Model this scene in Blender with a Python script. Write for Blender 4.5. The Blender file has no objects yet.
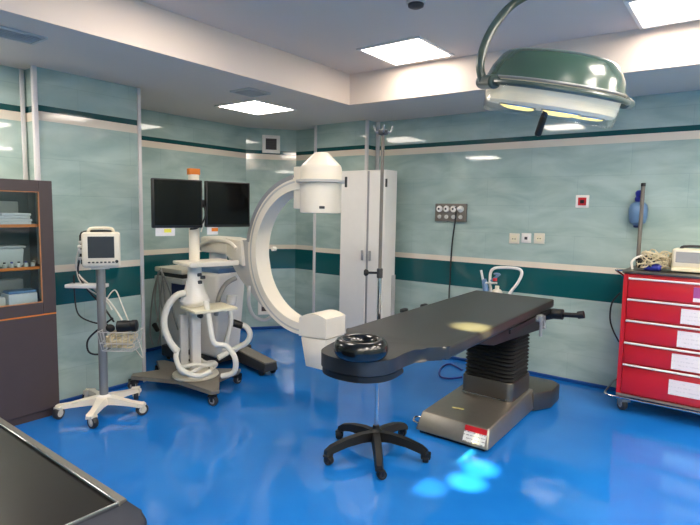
import bpy, bmesh, math, random
from mathutils import Vector, Matrix
random.seed(7)
C = bpy.context.scene.collection
PI = math.pi

# ------------------------------------------------------------------ camera
F, YAW, PITCH, ROLL, H = 534.63, 0.6432, 0.0983, 0.0183, 1.65
fw = Vector((-math.sin(YAW)*math.cos(PITCH), math.cos(YAW)*math.cos(PITCH), -math.sin(PITCH)))
rt0 = Vector((math.cos(YAW), math.sin(YAW), 0)); up0 = rt0.cross(fw)
rt = math.cos(ROLL)*rt0 + math.sin(ROLL)*up0
up = -math.sin(ROLL)*rt0 + math.cos(ROLL)*up0
cam = bpy.data.cameras.new('camera'); cam.sensor_width = 36; cam.lens = F/700*36
cam.clip_start = .05
co = bpy.data.objects.new('camera', cam); C.objects.link(co)
co.matrix_world = Matrix(((rt.x, up.x, -fw.x, 0), (rt.y, up.y, -fw.y, 0), (rt.z, up.z, -fw.z, H), (0, 0, 0, 1)))
bpy.context.scene.camera = co

def at(x, y, z=None, X=None, Y=None, d=None):
    """survey helper: the point of a known plane that the photo shows at pixel x, y"""
    v = fw + (x-350)/F*rt - (y-262.5)/F*up
    if z is not None: t = (z-H)/v.z
    elif X is not None: t = X/v.x
    elif Y is not None: t = Y/v.y
    else: t = d
    return Vector((0, 0, H)) + t*v

# ------------------------------------------------------------------ materials
def lin(c):
    c = c/255.0
    return c/12.92 if c <= .04045 else ((c+.055)/1.055)**2.4
def L(*c): return (lin(c[0]), lin(c[1]), lin(c[2]), 1)

def mat(name, rgb, rough=.5, metal=0, coat=0, var=.05, scale=12, bump=0, bscale=60, spec=.5, alpha=1, trans=0):
    m = bpy.data.materials.new(name); m.use_nodes = True
    nt = m.node_tree; N = nt.nodes; b = N['Principled BSDF']
    b.inputs['Roughness'].default_value = rough; b.inputs['Metallic'].default_value = metal
    b.inputs['Coat Weight'].default_value = coat; b.inputs['Coat Roughness'].default_value = .08
    b.inputs['Specular IOR Level'].default_value = spec
    b.inputs['Alpha'].default_value = alpha; b.inputs['Transmission Weight'].default_value = trans
    tc = N.new('ShaderNodeTexCoord'); no = N.new('ShaderNodeTexNoise'); no.inputs['Scale'].default_value = scale
    nt.links.new(tc.outputs['Object'], no.inputs['Vector'])
    mx = N.new('ShaderNodeMix'); mx.data_type = 'RGBA'
    c = L(*rgb)
    mx.inputs[6].default_value = tuple(min(1, v*(1-var)) for v in c[:3])+(1,)
    mx.inputs[7].default_value = tuple(min(1, v*(1+var)) for v in c[:3])+(1,)
    nt.links.new(no.outputs['Fac'], mx.inputs[0]); nt.links.new(mx.outputs[2], b.inputs['Base Color'])
    if bump:
        n2 = N.new('ShaderNodeTexNoise'); n2.inputs['Scale'].default_value = bscale
        nt.links.new(tc.outputs['Object'], n2.inputs['Vector'])
        bp = N.new('ShaderNodeBump'); bp.inputs['Strength'].default_value = bump; bp.inputs['Distance'].default_value = .01
        nt.links.new(n2.outputs['Fac'], bp.inputs['Height']); nt.links.new(bp.outputs['Normal'], b.inputs['Normal'])
    return m

def emit(name, rgb, s):
    m = bpy.data.materials.new(name); m.use_nodes = True
    nt = m.node_tree; nt.nodes.clear()
    e = nt.nodes.new('ShaderNodeEmission'); e.inputs[0].default_value = (*rgb, 1); e.inputs[1].default_value = s
    o = nt.nodes.new('ShaderNodeOutputMaterial'); nt.links.new(e.outputs[0], o.inputs[0])
    return m

def wall_mat():
    m = bpy.data.materials.new('glazed_wall_panels'); m.use_nodes = True
    nt = m.node_tree; N = nt.nodes; K = nt.links; b = N['Principled BSDF']
    g = N.new('ShaderNodeNewGeometry'); s = N.new('ShaderNodeSeparateXYZ'); K.new(g.outputs['Position'], s.inputs[0])
    ad = N.new('ShaderNodeMath'); ad.operation = 'ADD'; K.new(s.outputs[0], ad.inputs[0]); K.new(s.outputs[1], ad.inputs[1])
    cb = N.new('ShaderNodeCombineXYZ'); K.new(ad.outputs[0], cb.inputs[0]); K.new(s.outputs[2], cb.inputs[1])
    br = N.new('ShaderNodeTexBrick'); K.new(cb.outputs[0], br.inputs['Vector'])
    br.inputs['Scale'].default_value = 1; br.inputs['Brick Width'].default_value = .9; br.inputs['Row Height'].default_value = .287
    br.inputs['Mortar Size'].default_value = .0035; br.inputs['Mortar Smooth'].default_value = .6
    br.inputs['Color1'].default_value = (.94, .94, .94, 1); br.inputs['Color2'].default_value = (1, 1, 1, 1)
    br.inputs['Mortar'].default_value = (.86, .87, .87, 1)
    mp = N.new('ShaderNodeMapping'); mp.inputs['Scale'].default_value = (1.5, 4.2, 1); K.new(cb.outputs[0], mp.inputs[0])
    no = N.new('ShaderNodeTexNoise'); no.inputs['Scale'].default_value = 1.4; no.inputs['Detail'].default_value = 6
    no.inputs['Distortion'].default_value = .6
    K.new(mp.outputs[0], no.inputs['Vector'])
    r1 = N.new('ShaderNodeValToRGB'); K.new(no.outputs['Fac'], r1.inputs[0])
    r1.color_ramp.elements[0].position = .33; r1.color_ramp.elements[0].color = L(154, 176, 170)
    r1.color_ramp.elements[1].position = .68; r1.color_ramp.elements[1].color = L(181, 200, 193)
    dv = N.new('ShaderNodeMath'); dv.operation = 'DIVIDE'; dv.inputs[1].default_value = 3.0; K.new(s.outputs[2], dv.inputs[0])
    def step(stops):
        r = N.new('ShaderNodeValToRGB'); r.color_ramp.interpolation = 'CONSTANT'; K.new(dv.outputs[0], r.inputs[0])
        e = r.color_ramp.elements; e[0].position = 0; e[0].color = stops[0][1]; e[1].position = stops[1][0]/3; e[1].color = stops[1][1]
        for p, c in stops[2:]:
            x = e.new(p/3); x.color = c
        return r
    W = (1, 1, 1, 1); BK = (0, 0, 0, 1)
    teal = L(22, 84, 88); cream = L(226, 214, 196); band = L(24, 74, 74)
    mask = step([(0, BK), (.8215, W), (1.1565, BK), (2.296, W), (2.4122, BK)])
    col = step([(0, teal), (.8215, teal), (1.0992, cream), (2.0, cream), (2.356, band)])
    low = step([(0, L(206, 214, 214)), (.8215, W)])
    m1 = N.new('ShaderNodeMix'); m1.data_type = 'RGBA'; m1.blend_type = 'MULTIPLY'; m1.inputs[0].default_value = 1
    K.new(r1.outputs[0], m1.inputs[6]); K.new(br.outputs['Color'], m1.inputs[7])
    m2 = N.new('ShaderNodeMix'); m2.data_type = 'RGBA'
    lo = N.new('ShaderNodeMix'); lo.data_type = 'RGBA'; lo.inputs[0].default_value = .0
    K.new(m1.outputs[2], lo.inputs[6]); K.new(low.outputs[0], lo.inputs[7])
    K.new(mask.outputs[0], m2.inputs[0]); K.new(lo.outputs[2], m2.inputs[6]); K.new(col.outputs[0], m2.inputs[7])
    K.new(m2.outputs[2], b.inputs['Base Color'])
    b.inputs['Roughness'].default_value = .045; b.inputs['Specular IOR Level'].default_value = .55
    return m

FLOOR_A, FLOOR_B = (22, 108, 192), (36, 122, 206)
def floor_mat():
    m = bpy.data.materials.new('blue_epoxy'); m.use_nodes = True
    nt = m.node_tree; N = nt.nodes; K = nt.links; b = N['Principled BSDF']
    tc = N.new('ShaderNodeTexCoord')
    no = N.new('ShaderNodeTexNoise'); no.inputs['Scale'].default_value = 1.6; no.inputs['Detail'].default_value = 3; K.new(tc.outputs['Object'], no.inputs['Vector'])
    r = N.new('ShaderNodeValToRGB'); K.new(no.outputs['Fac'], r.inputs[0])
    r.color_ramp.elements[0].position = .3; r.color_ramp.elements[0].color = L(*FLOOR_A)
    r.color_ramp.elements[1].position = .75; r.color_ramp.elements[1].color = L(*FLOOR_B)
    K.new(r.outputs[0], b.inputs['Base Color'])
    b.inputs['Roughness'].default_value = .07; b.inputs['Specular IOR Level'].default_value = .5
    n2 = N.new('ShaderNodeTexNoise'); n2.inputs['Scale'].default_value = 2.2; n2.inputs['Detail'].default_value = 2; K.new(tc.outputs['Object'], n2.inputs['Vector'])
    bp = N.new('ShaderNodeBump'); bp.inputs['Strength'].default_value = .25; bp.inputs['Distance'].default_value = .02
    K.new(n2.outputs['Fac'], bp.inputs['Height']); K.new(bp.outputs['Normal'], b.inputs['Normal'])
    return m


M = dict(
    wall=wall_mat(), floor=floor_mat(),
    ceiling=mat('ceiling_paint', (222, 207, 194), .7, var=.02, scale=2),
    alu=mat('pale_aluminium', (214, 210, 210), .4, .0, var=.03),
    cove=mat('blue_cove', (14, 70, 140), .3),
    white=mat('white_enamel', (236, 231, 224), .35, var=.03, coat=.2),
    cream=mat('cream_plastic', (222, 214, 196), .45, var=.04),
    ivory=mat('ivory_plastic', (226, 218, 190), .4, var=.04),
    carm=mat('warm_white_shell', (236, 227, 210), .38, var=.03, coat=.15),
    grey=mat('grey_plastic', (150, 150, 150), .45, var=.05),
    lgrey=mat('light_grey_plastic', (190, 188, 184), .42, var=.05),
    dgrey=mat('dark_grey_plastic', (50, 50, 52), .45, var=.08),
    greymetal=mat('grey_painted_metal', (148, 148, 146), .35, .5, var=.05),
    beige=mat('worn_beige_metal', (132, 126, 116), .45, .2, var=.12, scale=30),
    black=mat('black_plastic', (11, 11, 12), .45, var=.1),
    rubber=mat('black_rubber', (8, 8, 8), .6, var=.1),
    gloss=mat('glossy_black_gel', (10, 10, 11), .2, coat=.3, var=.1),
    leather=mat('black_vinyl', (22, 20, 19), .4, var=.15, scale=6, bump=.05, bscale=140, spec=.9),
    screen=mat('dark_screen', (5, 5, 6), .12, var=.05, spec=.2),
    lcd=mat('off_lcd', (52, 56, 62), .2, var=.15, scale=5),
    chrome=mat('chrome', (205, 205, 206), .16, 1, var=.03),
    steel=mat('brushed_steel', (158, 152, 143), .38, .85, var=.06, scale=25),
    dsteel=mat('dark_steel', (110, 104, 97), .36, .85, var=.06, scale=25),
    red=mat('red_enamel', (188, 22, 34), .35, var=.04, coat=.25),
    dred=mat('dark_red_enamel', (140, 18, 30), .4, var=.04),
    green=mat('green_enamel', (58, 82, 70), .24, var=.05, coat=.5),
    dgreen=mat('dark_green_enamel', (64, 78, 72), .3, var=.05, coat=.3),
    brown=mat('dark_brown_steel', (74, 62, 62), .45, var=.05),
    inner=mat('cabinet_interior', (104, 108, 108), .6, var=.06),
    orange=mat('orange_edge', (224, 128, 52), .4, var=.08),
    bead=mat('tan_bead', (186, 128, 84), .4),
    taupe=mat('taupe_panel', (112, 106, 98), .5, var=.08),
    wire=mat('cream_wire', (206, 192, 158), .5, var=.1),
    floor_reflect_cap=mat('floor_reflection_edge', (26, 32, 46), .5, var=.06, spec=.3),  # blue floor reflection put into the base colour of the counter edge
    beacon=mat('orange_label', (222, 120, 24), .5, var=.06),
    navy=mat('navy_label', (24, 40, 92), .5, var=.06),
    paper=mat('white_paper', (222, 220, 220), .7, var=.06, scale=25),
    purple=mat('purple_paper', (150, 70, 130), .6),
    blue=mat('blue_silicone', (96, 128, 164), .35, var=.1),
    dblue=mat('dark_blue_plastic', (36, 44, 140), .35, var=.1),
    yellow=mat('yellow_tag', (220, 214, 70), .5),
    hose=mat('white_hose', (224, 220, 208), .45, var=.06),
    ghose=mat('grey_hose', (150, 148, 142), .45, var=.08),
    counter=mat('dark_counter', (30, 26, 22), .25, .0, var=.12, scale=3),
    brass=mat('pale_gold_label', (190, 180, 120), .4),
    frost=mat('white_diffuser', (206, 208, 204), .3, var=.03, coat=.3),
)
def glass_mat(name, tint=(.9, .95, .95), rough=.03, mixf=.85):
    m = bpy.data.materials.new(name); m.use_nodes = True
    nt = m.node_tree; N = nt.nodes; N.clear()
    t = N.new('ShaderNodeBsdfTransparent'); t.inputs[0].default_value = (*tint, 1)
    g = N.new('ShaderNodeBsdfGlossy'); g.inputs['Roughness'].default_value = rough
    lw = N.new('ShaderNodeLayerWeight'); lw.inputs[0].default_value = .5
    pw = N.new('ShaderNodeMath'); pw.operation = 'POWER'; pw.inputs[1].default_value = 4; nt.links.new(lw.outputs['Facing'], pw.inputs[0])
    fr = N.new('ShaderNodeMath'); fr.operation = 'MULTIPLY_ADD'; fr.inputs[1].default_value = .5; fr.inputs[2].default_value = .04; nt.links.new(pw.outputs[0], fr.inputs[0])
    x = N.new('ShaderNodeMixShader'); o = N.new('ShaderNodeOutputMaterial')
    nt.links.new(fr.outputs[0], x.inputs[0]); nt.links.new(t.outputs[0], x.inputs[1]); nt.links.new(g.outputs[0], x.inputs[2]); nt.links.new(x.outputs[0], o.inputs[0])
    return m
M['glass'] = glass_mat('clear_glass')
M['clear_skirt'] = glass_mat('clear_skirt', (.97, .98, .98), .06)
M['clearbox'] = glass_mat('clear_plastic', (.82, .86, .84), .15)

def shade_mat(name, rgb, s_):
    m = mat(name, rgb, .4, var=.02); b = m.node_tree.nodes['Principled BSDF']
    b.inputs['Emission Color'].default_value = (1, .9, .72, 1); b.inputs['Emission Strength'].default_value = s_
    return m
M['lit_housing'] = shade_mat('lit_lamp_housing', (226, 212, 186), .09)

def label_mat(name, paper, ink, rows, red_top=0):
    """printed sheet: faint ruled rows of ink across object Z"""
    m = bpy.data.materials.new(name); m.use_nodes = True
    nt = m.node_tree; N = nt.nodes; K = nt.links; b = N['Principled BSDF']; b.inputs['Roughness'].default_value = .6
    tc = N.new('ShaderNodeTexCoord'); s = N.new('ShaderNodeSeparateXYZ'); K.new(tc.outputs['Generated'], s.inputs[0])
    w = N.new('ShaderNodeMath'); w.operation = 'MULTIPLY'; w.inputs[1].default_value = rows; K.new(s.outputs[2], w.inputs[0])
    fr = N.new('ShaderNodeMath'); fr.operation = 'FRACT'; K.new(w.outputs[0], fr.inputs[0])
    lt = N.new('ShaderNodeMath'); lt.operation = 'LESS_THAN'; lt.inputs[1].default_value = .3; K.new(fr.outputs[0], lt.inputs[0])
    mp = N.new('ShaderNodeMapping'); mp.inputs['Scale'].default_value = (14, 1, rows); K.new(tc.outputs['Generated'], mp.inputs[0])
    no = N.new('ShaderNodeTexNoise'); no.inputs['Scale'].default_value = 1.5; K.new(mp.outputs[0], no.inputs['Vector'])
    gt = N.new('ShaderNodeMath'); gt.operation = 'GREATER_THAN'; gt.inputs[1].default_value = .5; K.new(no.outputs['Fac'], gt.inputs[0])
    ml = N.new('ShaderNodeMath'); ml.operation = 'MULTIPLY'; K.new(lt.outputs[0], ml.inputs[0]); K.new(gt.outputs[0], ml.inputs[1])
    mx = N.new('ShaderNodeMix'); mx.data_type = 'RGBA'; mx.inputs[6].default_value = L(*paper); mx.inputs[7].default_value = L(*ink); K.new(ml.outputs[0], mx.inputs[0])
    K.new(mx.outputs[2], b.inputs['Base Color'])
    return m
M['sheet'] = label_mat('handwritten_sheet', (222, 214, 216), (206, 199, 203), 4)
M['warn'] = label_mat('printed_label', (226, 222, 214), (150, 140, 136), 5)
M['panel_light'] = emit('light_panel', (1, .90, .79), 7)
M['added_panel_light'] = emit('added_light_panel', (1, .90, .79), 14)  # stronger emission for the added panels out of view
M['bulb'] = emit('warm_reflector', (1, .80, .30), .8)

# ------------------------------------------------------------------ mesh building
class MB:
    def __init__(s): s.bm = bmesh.new()
    def _tag(s): return set(s.bm.verts)
    def box(s, c, size, bev=0, seg=2, R=None, taper=None):
        old = set(s.bm.verts)
        m = Matrix.Translation(Vector(c))
        if R is not None: m = m @ (R.to_4x4() if len(R) == 3 else R)
        r = bmesh.ops.create_cube(s.bm, size=1, matrix=Matrix.Identity(4))
        vs = r['verts']
        for v in vs:
            k = 1
            if taper and v.co.z < 0: v.co.x *= taper[0]; v.co.y *= taper[1]
            v.co = m @ Vector((v.co.x*size[0], v.co.y*size[1], v.co.z*size[2]))
        if bev:
            es = list({e for v in vs for e in v.link_edges})
            bmesh.ops.bevel(s.bm, geom=es+vs, offset=bev, segments=seg, profile=.5, affect='EDGES', clamp_overlap=True)
        return s
    def span(s, a, b, bev=0, seg=2):
        return s.box([(a[i]+b[i])/2 for i in range(3)], [abs(b[i]-a[i]) for i in range(3)], bev, seg)
    def hexa(s, pts, bev=0, seg=2):
        """8 points: bottom ring of 4, top ring of 4"""
        v = [s.bm.verts.new(p) for p in pts]
        fs = [(3, 2, 1, 0), (4, 5, 6, 7), (0, 1, 5, 4), (1, 2, 6, 5), (2, 3, 7, 6), (3, 0, 4, 7)]
        for f in fs: s.bm.faces.new([v[i] for i in f])
        if bev:
            es = list({e for x in v for e in x.link_edges})
            bmesh.ops.bevel(s.bm, geom=es+v, offset=bev, segments=seg, profile=.5, affect='EDGES', clamp_overlap=True)
        return s
    def prism(s, poly, z0, z1, bev=0, seg=3):
        n = len(poly)
        a = [s.bm.verts.new((p[0], p[1], z0)) for p in poly]; b = [s.bm.verts.new((p[0], p[1], z1)) for p in poly]
        ar = sum(poly[i][0]*poly[(i+1) % n][1]-poly[(i+1) % n][0]*poly[i][1] for i in range(n))
        if ar < 0: a.reverse(); b.reverse()
        ft = s.bm.faces.new(b); fb = s.bm.faces.new(a[::-1])
        for i in range(n): s.bm.faces.new((a[i], a[(i+1) % n], b[(i+1) % n], b[i]))
        if bev:
            es = list(ft.edges)+list(fb.edges)
            bmesh.ops.bevel(s.bm, geom=es, offset=bev, segments=seg, profile=.5, affect='EDGES', clamp_overlap=True)
        return s
    def rings(s, rings, cap=True, closed=False):
        rv = [[s.bm.verts.new(p) for p in r] for r in rings]
        n = len(rv[0]); m = len(rv)
        for i in range(m if closed else m-1):
            A = rv[i]; B = rv[(i+1) % m]
            for j in range(n): s.bm.faces.new((A[j], A[(j+1) % n], B[(j+1) % n], B[j]))
        if cap and not closed:
            s.bm.faces.new(rv[0][::-1]); s.bm.faces.new(rv[-1])
        return s
    def lathe(s, prof, c=(0, 0, 0), axis=(0, 0, 1), n=32):
        ax = Vector(axis).normalized(); q = Vector((0, 0, 1)).rotation_difference(ax); c = Vector(c)
        rings = []
        for r, z in prof:
            r = max(r, 1e-4)
            rings.append([c + q @ Vector((r*math.cos(2*PI*k/n), r*math.sin(2*PI*k/n), z)) for k in range(n)])
        return s.rings(rings)
    def cyl(s, p0, p1, r0, r1=None, n=20, bev=0):
        p0 = Vector(p0); p1 = Vector(p1); l = (p1-p0).length; r1 = r0 if r1 is None else r1
        if bev: pr = [(r0-bev, 0), (r0, bev), (r1, l-bev), (r1-bev, l)]
        else: pr = [(r0, 0), (r1, l)]
        return s.lathe(pr, p0, p1-p0, n)
    def tube(s, pts, r, n=8, closed=False, smooth=4):
        pts = [Vector(p) for p in pts]
        if smooth and len(pts) > 2: pts = cr(pts, smooth, closed)
        m = len(pts); rings = []; nor = None
        for i in range(m):
            a = pts[i-1] if (i > 0 or closed) else pts[0]; b = pts[(i+1) % m] if (i < m-1 or closed) else pts[-1]
            t = (b-a).normalized()
            if nor is None:
                nor = t.orthogonal().normalized()
            else:
                nor = (nor - t*nor.dot(t))
                nor = nor.normalized() if nor.length > 1e-6 else t.orthogonal().normalized()
            bn = t.cross(nor); rr = r(i/(m-1)) if callable(r) else r
            rings.append([pts[i] + rr*(math.cos(2*PI*k/n)*nor + math.sin(2*PI*k/n)*bn) for k in range(n)])
        return s.rings(rings, closed=closed)
    def torus(s, c, R_, r, n=36, m=14, axis=(0, 0, 1), sq=1):
        q = Vector((0, 0, 1)).rotation_difference(Vector(axis)); c = Vector(c)
        rings = []
        for i in range(n):
            a = 2*PI*i/n
            rings.append([c + q @ Vector(((R_+r*math.cos(2*PI*j/m))*math.cos(a), (R_+r*math.cos(2*PI*j/m))*math.sin(a), r*sq*math.sin(2*PI*j/m))) for j in range(m)])
        return s.rings(rings, closed=True)
    def ball(s, c, r, sc=(1, 1, 1), n=16):
        m = Matrix.Translation(Vector(c)) @ Matrix.Diagonal((r*sc[0], r*sc[1], r*sc[2], 1))
        bmesh.ops.create_uvsphere(s.bm, u_segments=n, v_segments=max(6, n//2), radius=1, matrix=m)
        return s

def cr(pts, k, closed=False):
    n = len(pts); out = []
    for i in range(n if closed else n-1):
        if closed: p0, p1, p2, p3 = pts[i-1], pts[i], pts[(i+1) % n], pts[(i+2) % n]
        else: p0, p1, p2, p3 = pts[max(i-1, 0)], pts[i], pts[i+1], pts[min(i+2, n-1)]
        for j in range(k):
            t = j/k
            out.append(.5*((2*p1)+(p2-p0)*t+(2*p0-5*p1+4*p2-p3)*t*t+(3*p1-p0-3*p2+p3)*t**3))
    if not closed: out.append(pts[-1].copy())
    return out

def root_of(o):
    while o.parent: o = o.parent
    return o
def obj(name, mb, m, parent=None, world=False, label=None, sharp=35):
    bm = mb.bm
    if world and parent is not None:
        r = root_of(parent)
        inv = (Matrix.Translation(r.location) @ r.rotation_euler.to_matrix().to_4x4()).inverted()
        bm.transform(inv)
    bmesh.ops.recalc_face_normals(bm, faces=list(bm.faces))
    me = bpy.data.meshes.new(name); bm.to_mesh(me); bm.free()
    me.materials.append(M[m] if isinstance(m, str) else m)
    for p in me.polygons: p.use_smooth = True
    me.set_sharp_from_angle(angle=math.radians(sharp))
    o = bpy.data.objects.new(name, me); C.objects.link(o)
    if parent is not None: o.parent = parent
    if label: o['label'] = label
    return o
def tag(o, label, cat, group=None, kind=None):
    o['label'] = label; o['category'] = cat
    if group: o['group'] = group
    if kind: o['kind'] = kind
    return o
def thing(name, label, cat, loc, rotz=0, group=None):
    o = bpy.data.objects.new(name, None); o.empty_display_size = .1; C.objects.link(o)
    o.location = Vector(loc); o.rotation_euler = (0, 0, rotz)
    return tag(o, label, cat, group)
def struct(name, mb, m):
    o = obj(name, mb, m); o['kind'] = 'structure'; return o
def single(name, mb, m, base, label, cat, group=None, kind=None):
    """a thing that is one mesh, built in world coordinates, with its origin at its base"""
    mb.bm.transform(Matrix.Translation(-Vector(base)))
    o = obj(name, mb, m); o.location = Vector(base)
    return tag(o, label, cat, group, kind)
def rz(a): return Matrix.Rotation(a, 3, 'Z')

# ------------------------------------------------------------------ the room
ZC, ZT = 2.699, 3.0
WB, WA, WF, BE, BP = -5.402, -4.482, -4.67, 5.4123, 5.2185
XR, YF = 2.6, -1.9
struct('floor', MB().span((-5.8, -2.2, -.1), (2.9, 5.8, 0)), 'floor')
w = MB()
w.span((-5.7, YF, 0), (WF, 1.915, ZC)); w.span((-5.7, 1.915, 0), (WA, 2.773, ZC)); w.span((-5.7, 2.773, 0), (WB, 4.88, ZC))
w.prism([(-5.7, 4.88), (WB, 4.88), (-5.0, BE), (-5.0, 5.7), (-5.7, 5.7)], 0, ZC)
struct('wall_left', w, 'wall')
w = MB().span((-5.0, BE, 0), (XR, 5.7, ZC)); w.span((-4.4837, BP, 0), (-3.695, BE+.02, ZC))
struct('wall_back', w, 'wall')
struct('wall_right', MB().span((XR, -2.1, 0), (XR+.2, 5.7, ZC)), 'wall')
struct('wall_front', MB().span((-5.7, YF-.2, 0), (XR, YF, ZC)), 'wall')
# suspended ceiling with a raised tray
tx0, tx1, ty0, ty1 = -3.335, 1.45, -.6, 4.39
sk = .036
tyb = lambda x: ty1 + sk*(x-tx0)
w = MB()
w.prism([(-5.8, -2.2), (tx0-.04, -2.2), (tx0, ty1), (tx0, 5.8), (-5.8, 5.8)], ZC, ZT+.1)
w.prism([(tx0, tyb(tx0)), (tx1, tyb(tx1)), (tx1, 5.8), (tx0, 5.8)], ZC, ZT+.1)
w.prism([(tx1, -2.2), (2.9, -2.2), (2.9, 5.8), (tx1, 5.8)], ZC, ZT+.1)
w.prism([(tx0-.04, -2.2), (tx1, -2.2), (tx1, ty0), (tx0-.03, ty0)], ZC, ZT+.1)
w.span((-3.6, -.8, ZT), (1.6, 4.9, ZT+.1))
struct('ceiling', w, 'ceiling')
# aluminium corner profiles
def trim(n, x, y, sx=.035, sy=.035):
    struct('trim_%d' % n, MB().box((x, y, ZC/2), (sx, sy, ZC), .004), 'alu')
trim(1, WF+.006, 1.887, .02, .03); trim(2, WA, 1.9); trim(3, WA, 2.773, .035, .03)
trim(4, -4.4837, BP); trim(5, -3.695, BP); trim(6, -3.668, BE-.004, .05, .02)
trim(7, WB+.002, 2.80, .012, .03)
def coving(name, pts):
    w = MB()
    for a, b in pts:
        a = Vector((*a, 0)); b = Vector((*b, 0)); d = (b-a); l = d.length
        w.box((a+b)/2+Vector((0, 0, .018)), (l, .024, .036), .006, 1, rz(math.atan2(d.y, d.x)))
    struct(name, w, 'cove')
coving('baseboard_left', [((WA, 1.89), (WA, 2.77)), ((WB, 2.78), (WB, 4.88)), ((WB, 4.88), (-5.0, BE)), ((WF, -1.8), (WF, 1.87))])
coving('baseboard_back', [((-5.0, BE), (-4.49, BE)), ((-4.48, BP), (-3.7, BP)), ((-3.68, BE), (XR, BE))])

# ------------------------------------------------------------------ ceiling fittings
def panel(x0, y0, z, label, s=.61, deep=.012, lm='panel_light'):
    t = thing('ceiling_light', label, 'ceiling light', (x0+s/2, y0+s/2, z), 0, 'square ceiling light panels')
    f = MB(); b = .028; h = s/2
    for dx, dy, sx, sy in ((0, h-b/2, s, b), (0, -h+b/2, s, b), (h-b/2, 0, b, s-2*b), (-h+b/2, 0, b, s-2*b)):
        f.box((dx, dy, -deep/2), (sx, sy, deep), .003, 1)
    obj('frame', f, 'white', t)
    obj('diffuser', MB().box((0, 0, -.005), (s-2*b, s-2*b, .008)), lm, t)
    return t
panel(-2.775, 3.735, ZT, 'square white light panel in the raised ceiling, beside the round detector')
panel(-4.545, 3.67, ZC, 'square white light panel in the low ceiling, beside the small square vent')
panel(-.75, 3.80, ZT, 'square white light panel in the raised ceiling above the surgical lamp', .61, .03)
for x, y, z in ((-2.775, 1.75, ZT), (.1, 2.4, ZT), (.1, .9, ZT), (.8, 3.4, ZT), (.8, 1.9, ZT), (.8, .4, ZT), (-.2, -.5, ZT), (.8, -.5, ZT),
                (-4.545, .66, ZC), (1.8, 1.2, ZC), (1.8, 2.6, ZC), (1.8, 4.0, ZC), (0, -1.5, ZC), (1.2, -1.5, ZC)):
    panel(x, y, z, 'square white fill light panel added to the ceiling out of view', lm='added_panel_light')  # unseen panels added to brighten the room
def vent(x0, y0, x1, y1, n, label):
    cx, cy = (x0+x1)/2, (y0+y1)/2
    t = thing('ceiling_vent', label, 'air vent', (cx, cy, ZC), 0)
    sx, sy = x1-x0, y1-y0; f = MB(); b = .022
    for dx, dy, a, c in ((0, sy/2-b/2, sx, b), (0, -sy/2+b/2, sx, b), (sx/2-b/2, 0, b, sy-2*b), (-sx/2+b/2, 0, b, sy-2*b)):
        f.box((dx, dy, -.006), (a, c, .016), .003, 1)
    obj('frame', f, 'lgrey', t)
    obj('backing', MB().box((0, 0, -.002), (sx-2*b, sy-2*b, .004)), 'grey', t)
    sl = MB()
    for i in range(n):
        sl.box((-sx/2+b+(sx-2*b)*(i+.5)/n, 0, -.006), ((sx-2*b)/n*.6, sy-2*b, .006), 0, 1, Matrix.Rotation(.35, 3, 'Y'))
    obj('slats', sl, 'lgrey', t)
vent(-3.86, 3.29, -3.60, 3.56, 7, 'small square grey air vent beside the low ceiling light')
vent(-3.86, 1.10, -3.645, 1.64, 5, 'long grey air vent in the low ceiling at the far left')
sd = at(416, 1, z=ZT)
t = thing('smoke_detector', 'round grey detector on the raised ceiling at the top edge', 'detector', (sd.x, sd.y, ZT))
obj('base', MB().lathe([(.062, 0), (.062, -.015), (.055, -.02)], n=28), 'lgrey', t)
obj('sensor_head', MB().lathe([(.052, -.018), (.05, -.035), (.03, -.045), (0.001, -.046)], n=28), 'dgrey', t)

# ------------------------------------------------------------------ surgical lamp
LC = at(554, 86, d=2.5)
t = thing('surgical_lamp', 'green domed surgical lamp hanging from a curved ceiling arm', 'lamp', LC)
rdir = Vector((.8, .6, 0)); nd = Vector((.597, -.796, 0))
q = Matrix.Rotation(math.radians(8.0), 3, Vector((-.597, .796, 0))) @ Matrix.Rotation(math.radians(11.5), 3, rdir)   # the head tips to the left and away
axd = q @ Vector((0, 0, 1))
def Lp(x, y, z): return q @ Vector((x, y, z))
def lat(prof, n=48):
    return MB().lathe(prof, (0, 0, 0), axd, n)
obj('dome', lat([(.312, -.012), (.316, .0), (.310, .014), (.298, .05), (.262, .108), (.247, .12), (.2, .134), (.08, .14), (.001, .14)]), 'green', t, sharp=28)
obj('diffuser_housing', lat([(.306, -.008), (.302, -.04), (.294, -.10), (.28, -.112), (.001, -.112)]), 'lit_housing', t, label='pale translucent lower housing')
obj('glass_skirt', lat([(.304, -.02), (.300, -.135), (.292, -.148), (.283, -.15), (.281, -.146), (.290, -.142), (.296, -.13), (.300, -.02)]), 'clear_skirt', t)
obj('rim_ring', MB().torus(Lp(0, 0, -.005), .312, .007, 48, 8, axd), 'greymetal', t)
for k in range(5):
    a = math.radians(20+72*k)
    c = Lp(.172*math.cos(a), .172*math.sin(a), -.114)
    rf = obj('reflector', MB().lathe([(.078, 0), (.076, -.006), (.05, -.012), (.001, -.014)], c, axd, 24), 'bulb', t, label='yellow glowing reflector')
    obj('reflector_rim', MB().torus(c, .08, .005, 24, 6, axd), 'chrome', rf)
hd = (axd*-1 + rdir*-.08).normalized()
obj('handle', MB().lathe([(.012, .1), (.012, .125), (.016, .13), (.017, .225), (.012, .235), (.001, .237)], (0, 0, 0), hd, 16), 'black', t)
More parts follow.
